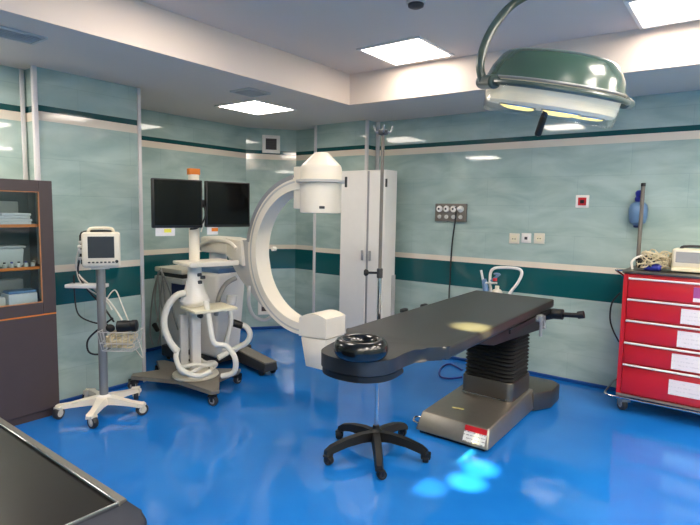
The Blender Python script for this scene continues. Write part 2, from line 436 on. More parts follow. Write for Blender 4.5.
# yoke that runs along the front of the head
def ring(a, r=.328, z=-.03):
    v = rdir*math.cos(a)*r + nd*math.sin(a)*r
    return q @ Vector((v.x, v.y, z))
obj('yoke', MB().tube([ring(PI-.05+(0.2-PI+.05)*k/14, .328) for k in range(15)], .013, 10, smooth=2), 'dgreen', t)
obj('yoke_knuckle', MB().cyl(ring(PI-.4, .328), ring(PI+.2, .33), .032, .032, 16, .008), 'dgreen', t)
obj('pivot_knob', MB().cyl(ring(.45, .31), ring(.2, .348), .028, .022, 16, .006), 'dgreen', t)
s0 = ring(PI-.02, .33)
armp = [s0, *[at(x, y, d=dd)-LC for x, y, dd in ((480, 66, 2.5), (485, 44, 2.51), (497, 22, 2.53), (516, 2, 2.56))], Vector((.03, -.03, .5)), Vector((.03, -.03, ZT-LC.z))]
obj('arm', MB().tube(armp, .02, 12, smooth=6), 'dgreen', t)
obj('ceiling_flange', MB().lathe([(.09, 0), (.09, -.02), (.05, -.05)], (.03, -.03, ZT-LC.z), n=28), 'dgreen', t)

def spot(name, loc, target, w, ang, col, blend=1, r=.02):
    l = bpy.data.lights.new(name, 'SPOT'); l.energy = w; l.spot_size = math.radians(ang); l.spot_blend = blend; l.color = col; l.shadow_soft_size = r
    o = bpy.data.objects.new(name, l); C.objects.link(o); o.location = loc
    o.rotation_euler = (Vector(target)-Vector(loc)).to_track_quat('-Z', 'Y').to_euler()
below = LC + Lp(0, 0, -.17)
SP = [((472, 327), .95, 1700, 14, (1, .9, .38)), ((480, 468), 0, 460, 8, (1, 1, .95)), ((467, 482), 0, 460, 8, (1, 1, .95)), ((428, 487), 0, 200, 7.5, (1, 1, .95))]
for i, (xy, z, wv, an, col) in enumerate(SP):
    spot('lamp_beam', below + Vector((.03*i-.1, .02*i+.06, 0)), at(*xy, z=z), wv, an, col)

# ------------------------------------------------------------------ supply cabinet
cx = -4.27; cyR = 1.91; cyL = 1.02; ctop = at(51, 181, X=cx).z
t = thing('supply_cabinet', 'dark brown metal cabinet with a glazed upper door at the left wall', 'cabinet', (-4.46, 1.46, 0))
gR = at(40.5, 240, X=cx).y; gB = at(20, 305, X=cx).z; gT = at(20, 191, X=cx).z; gL = gR-.66
b = MB()
b.span((WF+.005, cyL, .03), (cx-.03, cyL+.02, ctop)); b.span((WF+.005, cyR-.02, .03), (cx-.03, cyR, ctop))
b.span((WF+.005, cyL, .03), (WF+.015, cyR, ctop)); b.span((WF+.005, cyL, ctop-.02), (cx-.03, cyR, ctop)); b.span((WF+.005, cyL, .0), (cx-.02, cyR, .06))
b.span((WF+.005, cyL, gB-.03), (cx-.03, cyR, gB-.012))
obj('body', b, 'brown', t, True)
b = MB()
x0, x1 = cx-.03, cx
b.span((x0, gR, gB-.09), (x1, cyR, ctop), .003, 1); b.span((x0, cyL, gB-.09), (x1, gL, ctop), .003, 1)
b.span((x0, gL, gT), (x1, gR, ctop), .003, 1); b.span((x0, gL, gB-.09), (x1, gR, gB), .003, 1)
d = obj('upper_door', b, 'brown', t, True)
obj('glass_pane', MB().span((cx-.018, gL-.01, gB-.01), (cx-.013, gR+.01, gT+.01)), 'glass', d, True)
b = MB()
e = .007
b.span((cx-.008, gR-e, gB), (cx+.003, gR, gT)); b.span((cx-.008, gL, gB), (cx+.003, gR, gB+e)); b.span((cx-.008, gL, gT-e), (cx+.003, gR, gT)); b.span((cx-.008, gL, gB), (cx+.003, gL+e, gT))
obj('glazing_bead', b, 'bead', d, True, label='thin orange bead round the glass')
d = obj('lower_door', MB().span((x0, cyL, .06), (x1, cyR, gB-.10), .004, 1), 'brown', t, True)
obj('edge_strip', MB().span((cx-.02, cyL, gB-.1), (cx-.003, cyR, gB-.09)), 'orange', t, True)
obj('interior_lining', MB().span((WF+.016, cyL+.02, gB-.1), (WF+.022, cyR-.02, ctop-.02)), 'inner', t, True)
shz = []
for px_y in (224.5, 267.5):
    z = at(20, px_y, X=cx-.05).z; shz.append(z)
    s_ = obj('shelf', MB().span((WF+.022, cyL+.02, z-.02), (cx-.045, cyR-.02, z)), 'inner', t, True)
    obj('shelf_edge', MB().span((cx-.045, cyL+.02, z-.02), (cx-.035, cyR-.02, z+.002)), 'orange', s_, True, label='orange front edge of the shelf')
zb = gB-.012
def item(name, yc, z, sy, sx, sz, m, label, cat, x=None, group=None, bev=.006, rot=0):
    x = cx-.06-sx/2 if x is None else x
    mb = MB().box((x, yc, z+sz/2), (sx, sy, sz), bev, 2, rz(rot))
    return single(name, mb, m, (x, yc, z), label, cat, group)
Y0 = gR
s1, s2 = shz
for i in range(4):
    item('glove_packet', Y0-.15+.01*(i % 2), s1+.021*i, .24-.01*i, .17, .02, 'paper', ['lowest', 'second lowest', 'second highest', 'topmost'][i]+' white paper packet in the stack on the cabinet top shelf', 'packet', None, 'packets on the top shelf', .006, .05*(i-1))
item('instrument_box', Y0-.41, s1, .17, .16, .13, 'blue', 'blue-grey box at the left of the cabinet top shelf', 'box')
item('storage_bin', Y0-.14, s1, .2, .1, .17, 'lgrey', 'pale grey bin standing behind the packets on the cabinet top shelf', 'bin', x=WF+.09)
t2 = thing('plastic_tub', 'clear lidded plastic tub on the cabinet middle shelf', 'tub', (cx-.19, Y0-.22, s2))
obj('tub_body', MB().box((0, 0, .07), (.16, .3, .135), .012, 2, None, (.9, .94)), 'frost', t2)
obj('tub_lid', MB().box((0, 0, .148), (.175, .32, .018), .006), 'lgrey', t2)
for k in range(9):
    yk = Y0-.03-.048*k
    c = (cx-.075, yk, s2)
    tv = thing('vial', 'small pale ampoule with a dark cap along the front of the cabinet middle shelf', 'vial', c, 0, 'ampoules on the middle shelf')
    obj('vial_body', MB().lathe([(.014, 0), (.015, .004), (.015, .028), (.007, .033)], n=12), 'frost', tv)
    obj('vial_cap', MB().lathe([(.009, .031), (.009, .042), (.001, .043)], n=12), 'dblue' if k % 2 else 'dgrey', tv)
item('dressing_box', Y0-.11, zb, .2, .14, .085, 'paper', 'white dressing carton at the right of the cabinet bottom shelf', 'box')
item('dressing_box', Y0-.33, zb, .2, .14, .07, 'cream', 'cream dressing carton at the left of the cabinet bottom shelf', 'box')
item('storage_bin', Y0-.2, zb, .36, .09, .17, 'grey', 'long dark grey bin at the back of the cabinet bottom shelf', 'bin', x=WF+.08)
item('instrument_tray', Y0-.11, zb+.086, .19, .12, .02, 'blue', 'flat blue packet lying on the white dressing carton', 'packet')

# ------------------------------------------------------------------ casters
def caster(parent, x, y, h, r, ang, wm='dgrey', fm='grey', hub='lgrey', tw=.022):
    """twin-tread swivel caster, local coordinates; top of its stem at height h"""
    d = Vector((math.cos(ang), math.sin(ang), 0)); sd_ = Vector((-d.y, d.x, 0))
    off = d*r*.55; p = Vector((x, y, 0))
    fk = MB(); fk.cyl(p+Vector((0, 0, r*1.9)), p+Vector((0, 0, max(h, r*2+.005))), r*.3, r*.3, 12)
    fk.box(p+off*.6+Vector((0, 0, r*1.9)), (r*1.5, tw*2.1, r*.5), r*.15, 2, rz(ang))
    for s_ in (-1, 1): fk.box(p+off+sd_*s_*tw*.95+Vector((0, 0, r*1.4)), (r*.7, tw*.22, r*1.1), r*.06, 1, rz(ang))
    f = obj('caster', fk, fm, parent)
    c = p+off+Vector((0, 0, r))
    obj('wheel', MB().lathe([(r*.6, -tw*.7), (r*.93, -tw*.7), (r, -tw*.45), (r, tw*.45), (r*.93, tw*.7), (r*.6, tw*.7)], c, sd_, 24), wm, f)
    obj('wheel_hub', MB().lathe([(r*.25, -tw*.8), (r*.62, -tw*.72), (r*.62, tw*.72), (r*.25, tw*.8)], c, sd_, 18), hub, f)
    return f

# ------------------------------------------------------------------ roll stand with the small monitor
hub = Vector((-4.045, 2.15, 0))
t = thing('roll_stand', 'white five-legged roll stand carrying the small patient monitor', 'stand', hub)
RL = .305
for k in range(5):
    a = math.radians(-46+72*k); d = Vector((math.cos(a), math.sin(a), 0)); s_ = Vector((-d.y, d.x, 0))
    rg = []
    for f_, wd, z0, z1 in ((.02, .055, .08, .14), (.12, .035, .08, .13), (.24, .028, .077, .112), (RL+.02, .032, .074, .106), (RL+.04, .022, .076, .098)):
        rg.append([d*f_+s_*wd+Vector((0, 0, z0)), d*f_-s_*wd+Vector((0, 0, z0)), d*f_-s_*wd*.8+Vector((0, 0, z1)), d*f_+s_*wd*.8+Vector((0, 0, z1))])
    obj('leg', MB().rings(rg), 'carm', t, sharp=60)
    caster(t, *(d*RL).xy, .08, .047, a+.9, 'dgrey', 'cream', 'cream', .026)
obj('hub', MB().lathe([(.07, .08), (.075, .1), (.06, .135), (.034, .15)], n=28), 'white', t)
obj('pole', MB().cyl((0, 0, .13), (0, 0, 1.16), .033, n=24), 'greymetal', t)
# handle shelf, basket
b = MB(); b.box((-.045, -.035, .985), (.17, .30, .022), .008, 2); 
R1 = rz(math.radians(-53))
tl = at(87, 285.5, d=4.25)-hub
tr = MB().box((tl.x, tl.y, 1.012), (.12, .30, .03), .008, 2, R1)
obj('utility_tray', tr, 'white', t)
bk = MB()
bc = at(121, 349, d=4.2)-hub; bw, bd_, bh = .29, .17, .15
RB = rz(math.radians(37))
def bp(x, y, z): return bc + RB @ Vector((x, y, z))
for z, k in ((0, .8), (.06, .9), (bh, 1)):
    bk.tube([bp(-bw/2*k, -bd_/2*k, z), bp(bw/2*k, -bd_/2*k, z), bp(bw/2*k, bd_/2*k, z), bp(-bw/2*k, bd_/2*k, z)], .0035, 6, True, 0)
for i in range(7):
    x = -bw/2+bw*i/6
    bk.tube([bp(x, -bd_/2, bh), bp(x*.8, -bd_/2*.8, 0), bp(x*.8, bd_/2*.8, 0), bp(x, bd_/2, bh)], .0025, 5, False, 0)
for i in range(1, 4):
    y = -bd_/2+bd_*i/4
    bk.tube([bp(-bw/2, y, bh), bp(-bw/2*.8, y*.8, 0), bp(bw/2*.8, y*.8, 0), bp(bw/2, y, bh)], .0025, 5, False, 0)
bk.tube([Vector((.02, 0, bc.z+.06)), bp(-bw/2*.9, 0, .06)], .01, 8, False, 0)
obj('wire_basket', bk, 'lgrey', t, label='white wire basket on the pole')
obj('mount_plate', MB().box((0, 0, 1.165), (.13, .13, .014), .004, 1, rz(math.radians(-28))), 'lgrey', t)
# cables and cuff in the basket
cw = hub+bc
cb = MB()
for k in range(10):
    pts = [cw+RB @ Vector((random.uniform(-.11, .11), random.uniform(-.06, .06), random.uniform(.02, .14))) for _ in range(7)]
    cb.tube(pts, .008, 7, False, 5)
single('cable_bundle', cb, 'wire', cw, 'tangle of thin pale leads lying in the roll stand basket', 'cables')
t3 = thing('blood_pressure_cuff', 'rolled black cuff on top of the leads in the roll stand basket', 'cuff', cw+Vector((0, 0, .14)))
a0 = RB @ Vector((-.02, -.02, .045)); a1 = RB @ Vector((.13, .0, .05))
obj('cuff_roll', MB().lathe([(.03, 0), (.044, .006), (.046, .06), (.042, .11), (.047, .118), (.046, .15), (.03, .156)], a0, a1-a0, 18), 'black', t3)
obj('inflation_bulb', MB().ball(RB @ Vector((-.07, -.02, .03)), .03, (1.5, 1, 1)), 'rubber', t3)
# the monitor
R0 = math.radians(-30)
md = Vector((hub.x+.005, hub.y+.01, 1.172))
t = thing('patient_monitor', 'small cream patient monitor with a grey screen on the roll stand', 'monitor', md, R0)
# local: front faces +X
b = MB().box((0, 0, .135), (.15, .27, .27), .02, 3); obj('body', b, 'cream', t)
obj('bezel', MB().box((.078, 0, .14), (.014, .255, .25), .006, 2), 'cream', t)
obj('screen', MB().box((.085, .0, .158), (.004, .185, .165), .003, 1), 'lcd', t, label='dark grey switched-off screen')
for k in range(7):
    obj('button', MB().box((.087, -.085+.028*k, .043), (.006, .018, .011), .002, 1), 'dgrey', t)
obj('dial', MB().cyl((.085, .108, .048), (.1, .108, .048), .012, n=16), 'black', t)
obj('handle', MB().tube([(.0, -.09, .265), (.0, -.075, .297), (.0, 0, .303), (.0, .075, .297), (.0, .09, .265)], .012, 10), 'cream', t)
b = MB(); b.span((-.078, -.142, 0), (-.06, -.132, .27)); b.tube([(-.03, -.139, .02), (-.03, -.142, .14), (-.03, -.139, .26), (-.03, -.02, .277), (-.03, .1, .274)], .008, 6)
obj('strap', b, 'black', t)
cpt = lambda x, y, dd=4.27: at(x, y, d=dd)
for pts, m, r in (([(80, 247), (76, 262), (79, 275), (92, 287), (108, 300), (117, 312), (122, 320)], 'hose', .0075),
                  ([(82, 250), (78, 272), (88, 290), (102, 305), (114, 322)], 'black', .0075),
                  ([(81, 257), (77, 270), (83, 285), (105, 300), (112, 310)], 'hose', .006),
                  ([(74, 275), (75, 300), (79, 315), (92, 322), (108, 325)], 'black', .006),
                  ([(113, 318), (100, 328), (88, 340), (89, 352), (100, 354), (112, 346)], 'black', .0075),
                  ([(106, 300), (115, 290), (122, 305), (130, 325)], 'hose', .005),
                  ([(126, 338), (134, 333), (140, 345), (143, 358), (136, 350)], 'hose', .004)):
    obj('cable', MB().tube([cpt(x, y) for x, y in pts], r, 8, False, 5), m, t, True)
b = MB(); b.box((-.01, -.15, .12), (.04, .03, .03), .006); b.box((.02, -.15, .16), (.03, .028, .026), .006); b.box((-.03, -.148, .19), (.03, .026, .024), .006); b.box((0.01, -.15, .07), (.03, .03, .02), .005)
obj('lead_plugs', b, 'lgrey', t)

# ------------------------------------------------------------------ display cart with two big screens
dc = Vector((-3.93, 2.945, 0))
t = thing('display_cart', 'white imaging cart carrying two large black screens on a pole', 'monitor cart', dc)
def V(x, y, z): return Vector((x, y, z))
# base plate with two wings of legs
cst = [at(211, 405, z=0)-dc, at(236, 384, z=0)-dc, V(-.42, -.34, 0), V(-.62, .06, 0)]
z0, z1 = .10, .135
poly = []
order = [0, 1, 3, 2]
b = MB()
hubp = [V(.12, -.16, 0), V(.14, .12, 0), V(-.16, .14, 0), V(-.14, -.14, 0)]
A_, B_, D_, E_ = cst[0], cst[1], cst[3], cst[2]
def toward(p, k): return p*k
out = [A_*1.1+V(.0, -.02, 0), A_*1.08+V(.03, .05, 0), (A_+B_)*.40, B_*1.1+V(.03, -.04, 0), B_*1.1+V(-.02, .03, 0), (B_+D_)*.35, D_*1.05+V(.02, .05, 0), D_*1.05+V(-.03, -.02, 0), (D_+E_)*.36, E_*1.05+V(-.04, .03, 0), E_*1.05+V(.03, -.03, 0), (E_+A_)*.36]
b.prism([(p.x, p.y) for p in out], z0, z1, .01, 2)
obj('base_plate', b, 'beige', t)
for i, p in enumerate(cst): caster(t, p.x, p.y, .1, .042, math.atan2(p.y, p.x)+.6, 'dgrey', 'black', 'grey', .026)
obj('base_disc', MB().lathe([(.19, .13), (.205, .145), (.2, .16), (.15, .17), (.1, .19), (.001, .192)], (.0, .0, 0), n=40), 'cream', t)
RD = rz(math.radians(-14.1))                                                # the cart faces +X turned a little
def D(x, y, z): return RD @ Vector((x, y, z))
mb = MB().box((0, 0, .44), (.075, .085, .56), .012, 2, RD); obj('lower_column', mb, 'white', t)
mb = MB(); mb.box(D(-.035, -.095, .45), (.06, .075, .5), .01, 2, RD); obj('side_duct', mb, 'lgrey', t)
b = MB()
rg = []
for z, k in ((.72, .045), (.80, .12), (.82, .125), (.93, .085), (1.02, .06), (1.10, .058), (1.16, .058)):
    rg.append([D(k*math.cos(2*PI*j/24), k*1.05*math.sin(2*PI*j/24), z) for j in range(24)])
obj('flared_neck', b.rings(rg), 'white', t)
def shelf(name, x0, x1, y0, y1, z, m):
    b = MB(); b.box(D((x0+x1)/2, (y0+y1)/2, z), (x1-x0, y1-y0, .028), .01, 2, RD)
    return obj(name, b, m, t)
sh = shelf('upper_shelf', -.13, .24, -.15, .31, 1.16, 'cream')
obj('shelf_lip', MB().box(D(.245, .08, 1.165), (.018, .45, .045), .008, 2, RD), 'cream', sh)
shelf('lower_shelf', -.02, .30, -.13, .27, .765, 'ivory')
obj('switch_knob', MB().cyl(D(.05, .02, .69), D(.085, .02, .69), .022, n=18), 'black', t)
b = MB(); 
for i, z in enumerate((1.055, 1.03, .99)): b.box(D(.055+.004*i, .02+.03*(i % 2), z), (.03, .04, .03), .006, 2, RD)
obj('connectors', b, 'dgrey', t)
obj('pole', MB().cyl((0, 0, 1.17), (0, 0, 1.93), .046, n=28), 'carm', t)
obj('orange_marker', MB().box((0, 0, 1.955), (.06, .1, .055), .006, 2, RD), 'beacon', t, label='orange marker on top of the pole')
b = MB(); b.box(D(.06, 0, 1.68), (.05, .75, .07), .008, 1, RD); b.cyl((0, 0, 1.63), (0, 0, 1.73), .056, n=24)
obj('screen_bracket', b, 'dgrey', t)
for i, sgn in enumerate((-1, 1)):
    hw = .215 if sgn < 0 else .213
    c = D(.13, sgn*.228+.035, 1.675 if sgn < 0 else 1.677)
    hh = .203 if sgn < 0 else .20
    mo = obj('screen_housing', MB().box(c-D(.012, 0, 0), (.045, hw*2, hh*2), .01, 2, RD), 'black', t, label=('left' if sgn < 0 else 'right')+' black screen of the pair')
    obj('screen', MB().box(c+D(.0105, 0, .006), (.003, hw*2-.03, hh*2-.035), 0, 1, RD), 'screen', mo)
    tg = MB(); tg.box(c+D(.0, (-.11 if sgn < 0 else -.15), -hh-.03), (.004, .16 if sgn < 0 else .1, .07), 0, 1, RD)
    lb = obj('tag', tg, 'paper', mo, label='white paper tag hanging under the screen')
    obj('tag_print', MB().box(c+D(.0025, (-.09 if sgn < 0 else -.13), -hh-.022), (.002, .06, .03), 0, 1, RD), 'yellow' if sgn < 0 else 'beacon', lb)
obj('wrapped_cable', MB().tube([at(x, y, d=4.62) for x, y in ((204, 205), (205.5, 214), (203, 222), (197, 228), (190, 229))], .008, 8), 'black', t, True)
obj('wrapped_cable', MB().tube([at(x, y, d=4.63) for x, y in ((206, 200), (206.5, 212), (204, 221), (201, 232))], .006, 8), 'hose', t, True)
# hose wound round the foot of the column
hp = []
for k in range(30):
    a = .5+k*.42; rr = .15+.03*math.sin(k*1.3); hp.append(V(rr*math.cos(a), rr*math.sin(a), .205+.018*(k/10)+.02*math.sin(k)))
hs = obj('hose', MB().tube(hp, .019, 10, False, 4), 'hose', t)
obj('hose', MB().tube([at(x, y, d=dd) for x, y, dd in ((206, 301, 4.6), (210, 325, 4.55), (214, 343, 4.55), (226, 346, 4.6), (235, 358, 4.6), (234, 372, 4.62), (222, 376, 4.65))], .024, 12, False, 5), 'hose', t, True)
obj('hose', MB().tube([at(x, y, d=dd) for x, y, dd in ((186, 293, 4.68), (176, 296, 4.66), (167, 308, 4.64), (164, 325, 4.64), (170, 342, 4.64), (178, 352, 4.64))], .03, 12, False, 5), 'hose', t, True)
obj('hose', MB().tube([at(x, y, d=dd) for x, y, dd in ((178, 348, 4.66), (176, 358, 4.62), (182, 370, 4.58), (198, 376, 4.56), (212, 371, 4.58))], .022, 12, False, 5), 'hose', t, True)

# ------------------------------------------------------------------ C-arm X-ray machine
yc = 3.5
t = thing('c_arm', 'white mobile X-ray C-arm on the blue floor behind the screens', 'x-ray machine', (-4.3, yc, 0))
Xc, Zc, Ro, th, wd = -3.07, 1.24, .685, .105, .17
def arc_ring(a, ro, ri, w0, w1):
    ca, sa = math.cos(a), math.sin(a)
    return [V(Xc+ro*ca, w0, Zc+ro*sa), V(Xc+ro*ca, w1, Zc+ro*sa), V(Xc+ri*ca, w1, Zc+ri*sa), V(Xc+ri*ca, w0, Zc+ri*sa)]
A0, A1 = math.radians(93), math.radians(282)
obj('c_shaped_arm', MB().rings([arc_ring(A0+(A1-A0)*k/56, Ro, Ro-th, yc-wd/2, yc+wd/2) for k in range(57)]), 'carm', t, True)
obj('outer_rail', MB().rings([arc_ring(math.radians(100)+math.radians(72)*k/26, Ro+.024, Ro-.012, yc-wd/2-.004, yc+wd/2-.03) for k in range(27)]), 'grey', t, True, label='grey rail along the upper back of the arc')
obj('inner_groove', MB().rings([arc_ring(A0+.1+(A1-A0-.3)*k/50, Ro-.03, Ro-.045, yc-wd/2-.003, yc-wd/2+.01) for k in range(51)]), 'lgrey', t, True)
# image intensifier
xi = at(321, 190, Y=yc).x
obj('image_intensifier', MB().lathe([(.14, 1.616), (.172, 1.62), (.175, 1.635), (.175, 1.98), (.17, 2.006), (.163, 2.018), (.062, 2.118), (.052, 2.124), (.001, 2.124)], (xi, yc, 0), n=48), 'carm', t, True, sharp=25)
fl = MB().lathe([(.17, 1.868), (.212, 1.872), (.212, 1.894), (.17, 1.898)], (xi, yc, 0), n=48)
ii = obj('collar', fl, 'lgrey', t, True)
obj('collar_bolt', MB().box(at(346, 182, Y=yc), (.015, .02, .085), .004), 'dgrey', ii, True)
obj('maker_badge', MB().box((xi+.12, yc-.128, 1.665), (.045, .006, .022), .002, 1, rz(.75)), 'dgrey', t, True)
b = MB().box((xi-.185, yc+.03, 1.83), (.14, .2, .36), .01, 2); obj('receptor_mount', b, 'carm', t, True)
# tube housing
fx1 = at(326, 325, Y=yc-.13).x; fx0 = at(299, 325, Y=yc-.13).x
tb = MB(); n_ = 12; rg = []
prof = [(fx0, .56), (fx0, .70)] + [(fx0+(fx1-fx0)*k/n_, .70+.055*math.sin(PI*(.12+.88*k/n_)*.95)+.035*k/n_) for k in range(n_+1)] + [(fx1, .72), (fx1, .575)]
tb.rings([[V(x, y, z) for x, z in prof] for y in (yc-.13, yc+.13)])
obj('tube_housing', tb, 'carm', t, True)
obj('tube_lower_housing', MB().hexa([(fx0+.07, yc-.12, .30), (fx1-.0, yc-.12, .30), (fx1-.0, yc+.12, .30), (fx0+.07, yc+.12, .30), (fx0+.015, yc-.125, .555), (fx1-.01, yc-.125, .565), (fx1-.01, yc+.125, .565), (fx0+.015, yc+.125, .555)], .01), 'carm', t, True)
# support bracket, crossarm
b = MB()
b.rings([[V(-4.05, y, 1.33), V(-4.05, y, 1.17), V(-3.88, y, .98), V(-3.57, y, .74), V(-3.50, y, .78), V(-3.60, y, .95), V(-3.655, y, 1.2), V(-3.66, y, 1.36)] for y in (yc-.075, yc+.09)])
obj('arc_bracket', b, 'lgrey', t, True)
b = MB(); b.span((-4.42, yc-.12, 1.20), (-4.02, yc+.12, 1.36), .03, 3); obj('crossarm_block', b, 'carm', t, True)
b = MB(); b.hexa([(-4.05, yc-.11, 1.19), (-3.80, yc-.11, 1.10), (-3.80, yc+.09, 1.10), (-4.05, yc+.09, 1.19), (-4.05, yc-.11, 1.36), (-3.83, yc-.11, 1.34), (-3.83, yc+.09, 1.34), (-4.05, yc+.09, 1.36)], .012)
obj('pivot_clamp', b, 'carm', t, True)
obj('column_post', MB().cyl((-4.36, yc+.06, 1.0), (-4.36, yc+.06, 1.22), .09, n=24), 'white', t, True)
obj('crossarm', MB().cyl((-4.56, yc+.02, 1.27), (-4.3, yc+.02, 1.26), .075, n=24), 'lgrey', t, True)
obj('grip_handle', MB().tube([at(x, y, Y=yc-.15) for x, y in ((201, 245), (212, 240), (228, 242), (236, 249))], .02, 10), 'carm', t, True)
obj('brake_knob', MB().cyl(V(-3.60, yc+.08, 1.27), V(-3.60, yc+.12, 1.27), .02, n=16), 'carm', t, True)
# column body, rear console
obj('column_body', MB().hexa([(-4.46, yc-.16, .16), (-4.14, yc-.16, .16), (-4.14, yc+.16, .16), (-4.46, yc+.16, .16), (-4.55, yc-.19, 1.01), (-4.07, yc-.19, 1.01), (-4.07, yc+.19, 1.01), (-4.55, yc+.19, 1.01)], .04, 4), 'white', t, True)
obj('control_panel', MB().box((-4.28, yc-.02, 1.03), (.36, .26, .05), .012, 2), 'blue', t, True, label='small blue control panel on the column')
cnB = MB().hexa([(-5.10, 3.36, .10), (-4.58, 3.36, .10), (-4.58, 3.86, .10), (-5.10, 3.86, .10), (-5.10, 3.34, .88), (-4.64, 3.34, .88), (-4.64, 3.86, .88), (-5.10, 3.86, .88)], .03, 3)
obj('rear_console', cnB, 'white', t, True)
obj('console_lid', MB().box((-4.87, 3.58, .98), (.48, .54, .05), .012, 2), 'cream', t, True)
obj('console_gap', MB().box((-4.87, 3.59, .93), (.43, .49, .09), .01, 2), 'dgrey', t, True)
obj('console_collar', MB().box((-4.87, 3.585, .88), (.49, .55, .06), .012, 2), 'white', t, True)
a = at(172, 283, Y=3.325); b_ = at(187, 300, Y=3.325)
obj('navy_label', MB().span((a.x, 3.318, b_.z), (b_.x, 3.342, a.z)), 'navy', t, True)
# chassis and legs
obj('chassis', MB().span((-5.0, 3.30, .05), (-4.28, 3.95, .17), .02, 2), 'dgrey', t, True)
def leg(p0, p1, w0, w1, h0, h1):
    d = (p1-p0).normalized(); s_ = V(-d.y, d.x, 0)
    b = MB().hexa([p0+s_*w0+V(0, 0, .045), p0-s_*w0+V(0, 0, .045), p1-s_*w1+V(0, 0, .045), p1+s_*w1+V(0, 0, .045), p0+s_*w0*.8+V(0, 0, h0), p0-s_*w0*.8+V(0, 0, h0), p1-s_*w1*.8+V(0, 0, h1), p1+s_*w1*.8+V(0, 0, h1)], .012)
    lg = obj('leg', b, 'dgrey', t, True)
    tp = MB().hexa([p0+s_*w0*.78+V(0, 0, h0-.004), p0-s_*w0*.78+V(0, 0, h0-.004), p1-s_*w1*.78+V(0, 0, h1-.004), p1+s_*w1*.78+V(0, 0, h1-.004), p0+s_*w0*.75+V(0, 0, h0+.008), p0-s_*w0*.75+V(0, 0, h0+.008), p1-s_*w1*.75+V(0, 0, h1+.008), p1+s_*w1*.75+V(0, 0, h1+.008)])
    obj('leg_cover', tp, 'beige', lg, True)
    c = p1 - d*.07
    r_ = .045
    wh = MB()
    for sg in (-1, 1): wh.lathe([(r_*.4, -.014), (r_*.95, -.014), (r_, -.008), (r_, .008), (r_*.95, .014), (r_*.4, .014)], c+s_*sg*w1*.75+V(0, 0, r_), s_, 20)
    obj('wheel', wh, 'black', lg, True)
tip = at(271, 371, z=.05); rootp = at(233, 352, z=.08)
leg(rootp+V(0, 0, -rootp.z), V(tip.x, tip.y, 0), .10, .085, .17, .13)
for x, y in ((-4.95, 3.36), (-4.95, 3.86)):
    caster(t, x+4.3, y-yc, .06, .03, 2.5, 'black', 'dgrey')
# hoses of the machine
def hose(pts, r, m): obj('hose', MB().tube([at(x, y, d=d_) for x, y, d_ in pts], r, 12, False, 5), m, t, True)
hose([(236, 278, 5.0), (226, 284, 4.95), (219, 297, 4.95), (216, 315, 5.0)], .022, 'ghose')
hose([(249, 286, 4.98), (249, 304, 5.0), (254, 316, 5.05), (264, 320, 5.1), (272, 316, 5.15)], .016, 'lgrey')
hose([(228, 303, 4.95), (231, 320, 4.95), (227, 340, 4.95), (224, 350, 4.95)], .024, 'hose')
hose([(233, 323, 5.0), (245, 326, 5.0), (250, 334, 5.0), (246, 343, 5.0), (232, 350, 4.98), (218, 358, 4.9)], .026, 'hose')
obj('hose_plug', MB().cyl(at(231, 322, d=5.0), at(243, 326, d=5.0), .036, .033, 16, .006), 'black', t, True)
obj('hose_plug', MB().cyl(at(232, 295, d=4.97), at(231, 305, d=4.97), .05, .045, 16, .006), 'lgrey', t, True)
for pts in ([(160, 270), (158, 276), (160, 300), (157, 322)], [(161, 268), (164, 290), (166, 320), (163, 338)], [(159, 272), (153, 295), (150, 330), (153, 345)], [(162, 272), (170, 292), (173, 312), (178, 330)], [(158, 275), (155, 300), (160, 330), (158, 344)], [(163, 276), (161, 300), (166, 326), (170, 345)]):
    obj('hanging_lead', MB().tube([at(x, y, Y=3.28) for x, y in pts], .0085, 8, False, 5), 'ghose', t, True)
obj('foot_switch_plug', MB().cyl(at(154, 324, Y=3.25), at(158, 331, Y=3.25), .028, .022, 14, .005), 'black', t, True)

# ------------------------------------------------------------------ white wardrobe in the corner
fy = 4.95; byk = BP-.005
rx = at(383, 240, Y=fy).x; lx = at(340, 240, Y=fy).x; tz = at(366, 170, Y=fy).z
t = thing('wardrobe', 'tall white two-door metal wardrobe in the far corner', 'wardrobe', ((rx+lx)/2, (fy+byk)/2, 0))
obj('body', MB().span((lx, fy+.02, .0), (rx, byk, tz), .004, 1), 'white', t, True)
gx = at(366.5, 240, Y=fy).x
for n_, (a, b_, off, hx) in enumerate(((lx+.003, gx-.012, 0, gx-.05), (gx+.022, rx-.003, 0, gx+.055))):
    dr = obj('door', MB().span((a, fy, .05), (b_, fy+.02, tz-.006), .004, 1), 'white', t, True)
    z = at(360, 255, Y=fy).z
    obj('handle', MB().box((hx, fy-.012, z), (.022, .024, .115), .006, 2), 'grey', dr, True)
obj('door_gap_shade', MB().span((gx-.014, fy+.012, .05), (gx+.024, fy+.022, tz-.01)), 'grey', t, True)  # grey strip painted in for the shadow between the two doors
hz = at(387, 183, Y=fy+.06)
obj('hinge', MB().cyl(V(rx+.006, fy+.03, hz.z-.045), V(rx+.006, fy+.03, hz.z+.045), .012, n=12), 'dgrey', t, True)
zg = at(393, 275, X=rx).z
obj('corner_guard', MB().span((rx, byk-.07, .02), (rx+.012, byk+.0, zg), .003, 1), 'lgrey', t, True)
obj('corner_guard', MB().span((lx-.04, fy+.1, .02), (lx, fy+.14, zg+.03), .003, 1), 'lgrey', t, True)

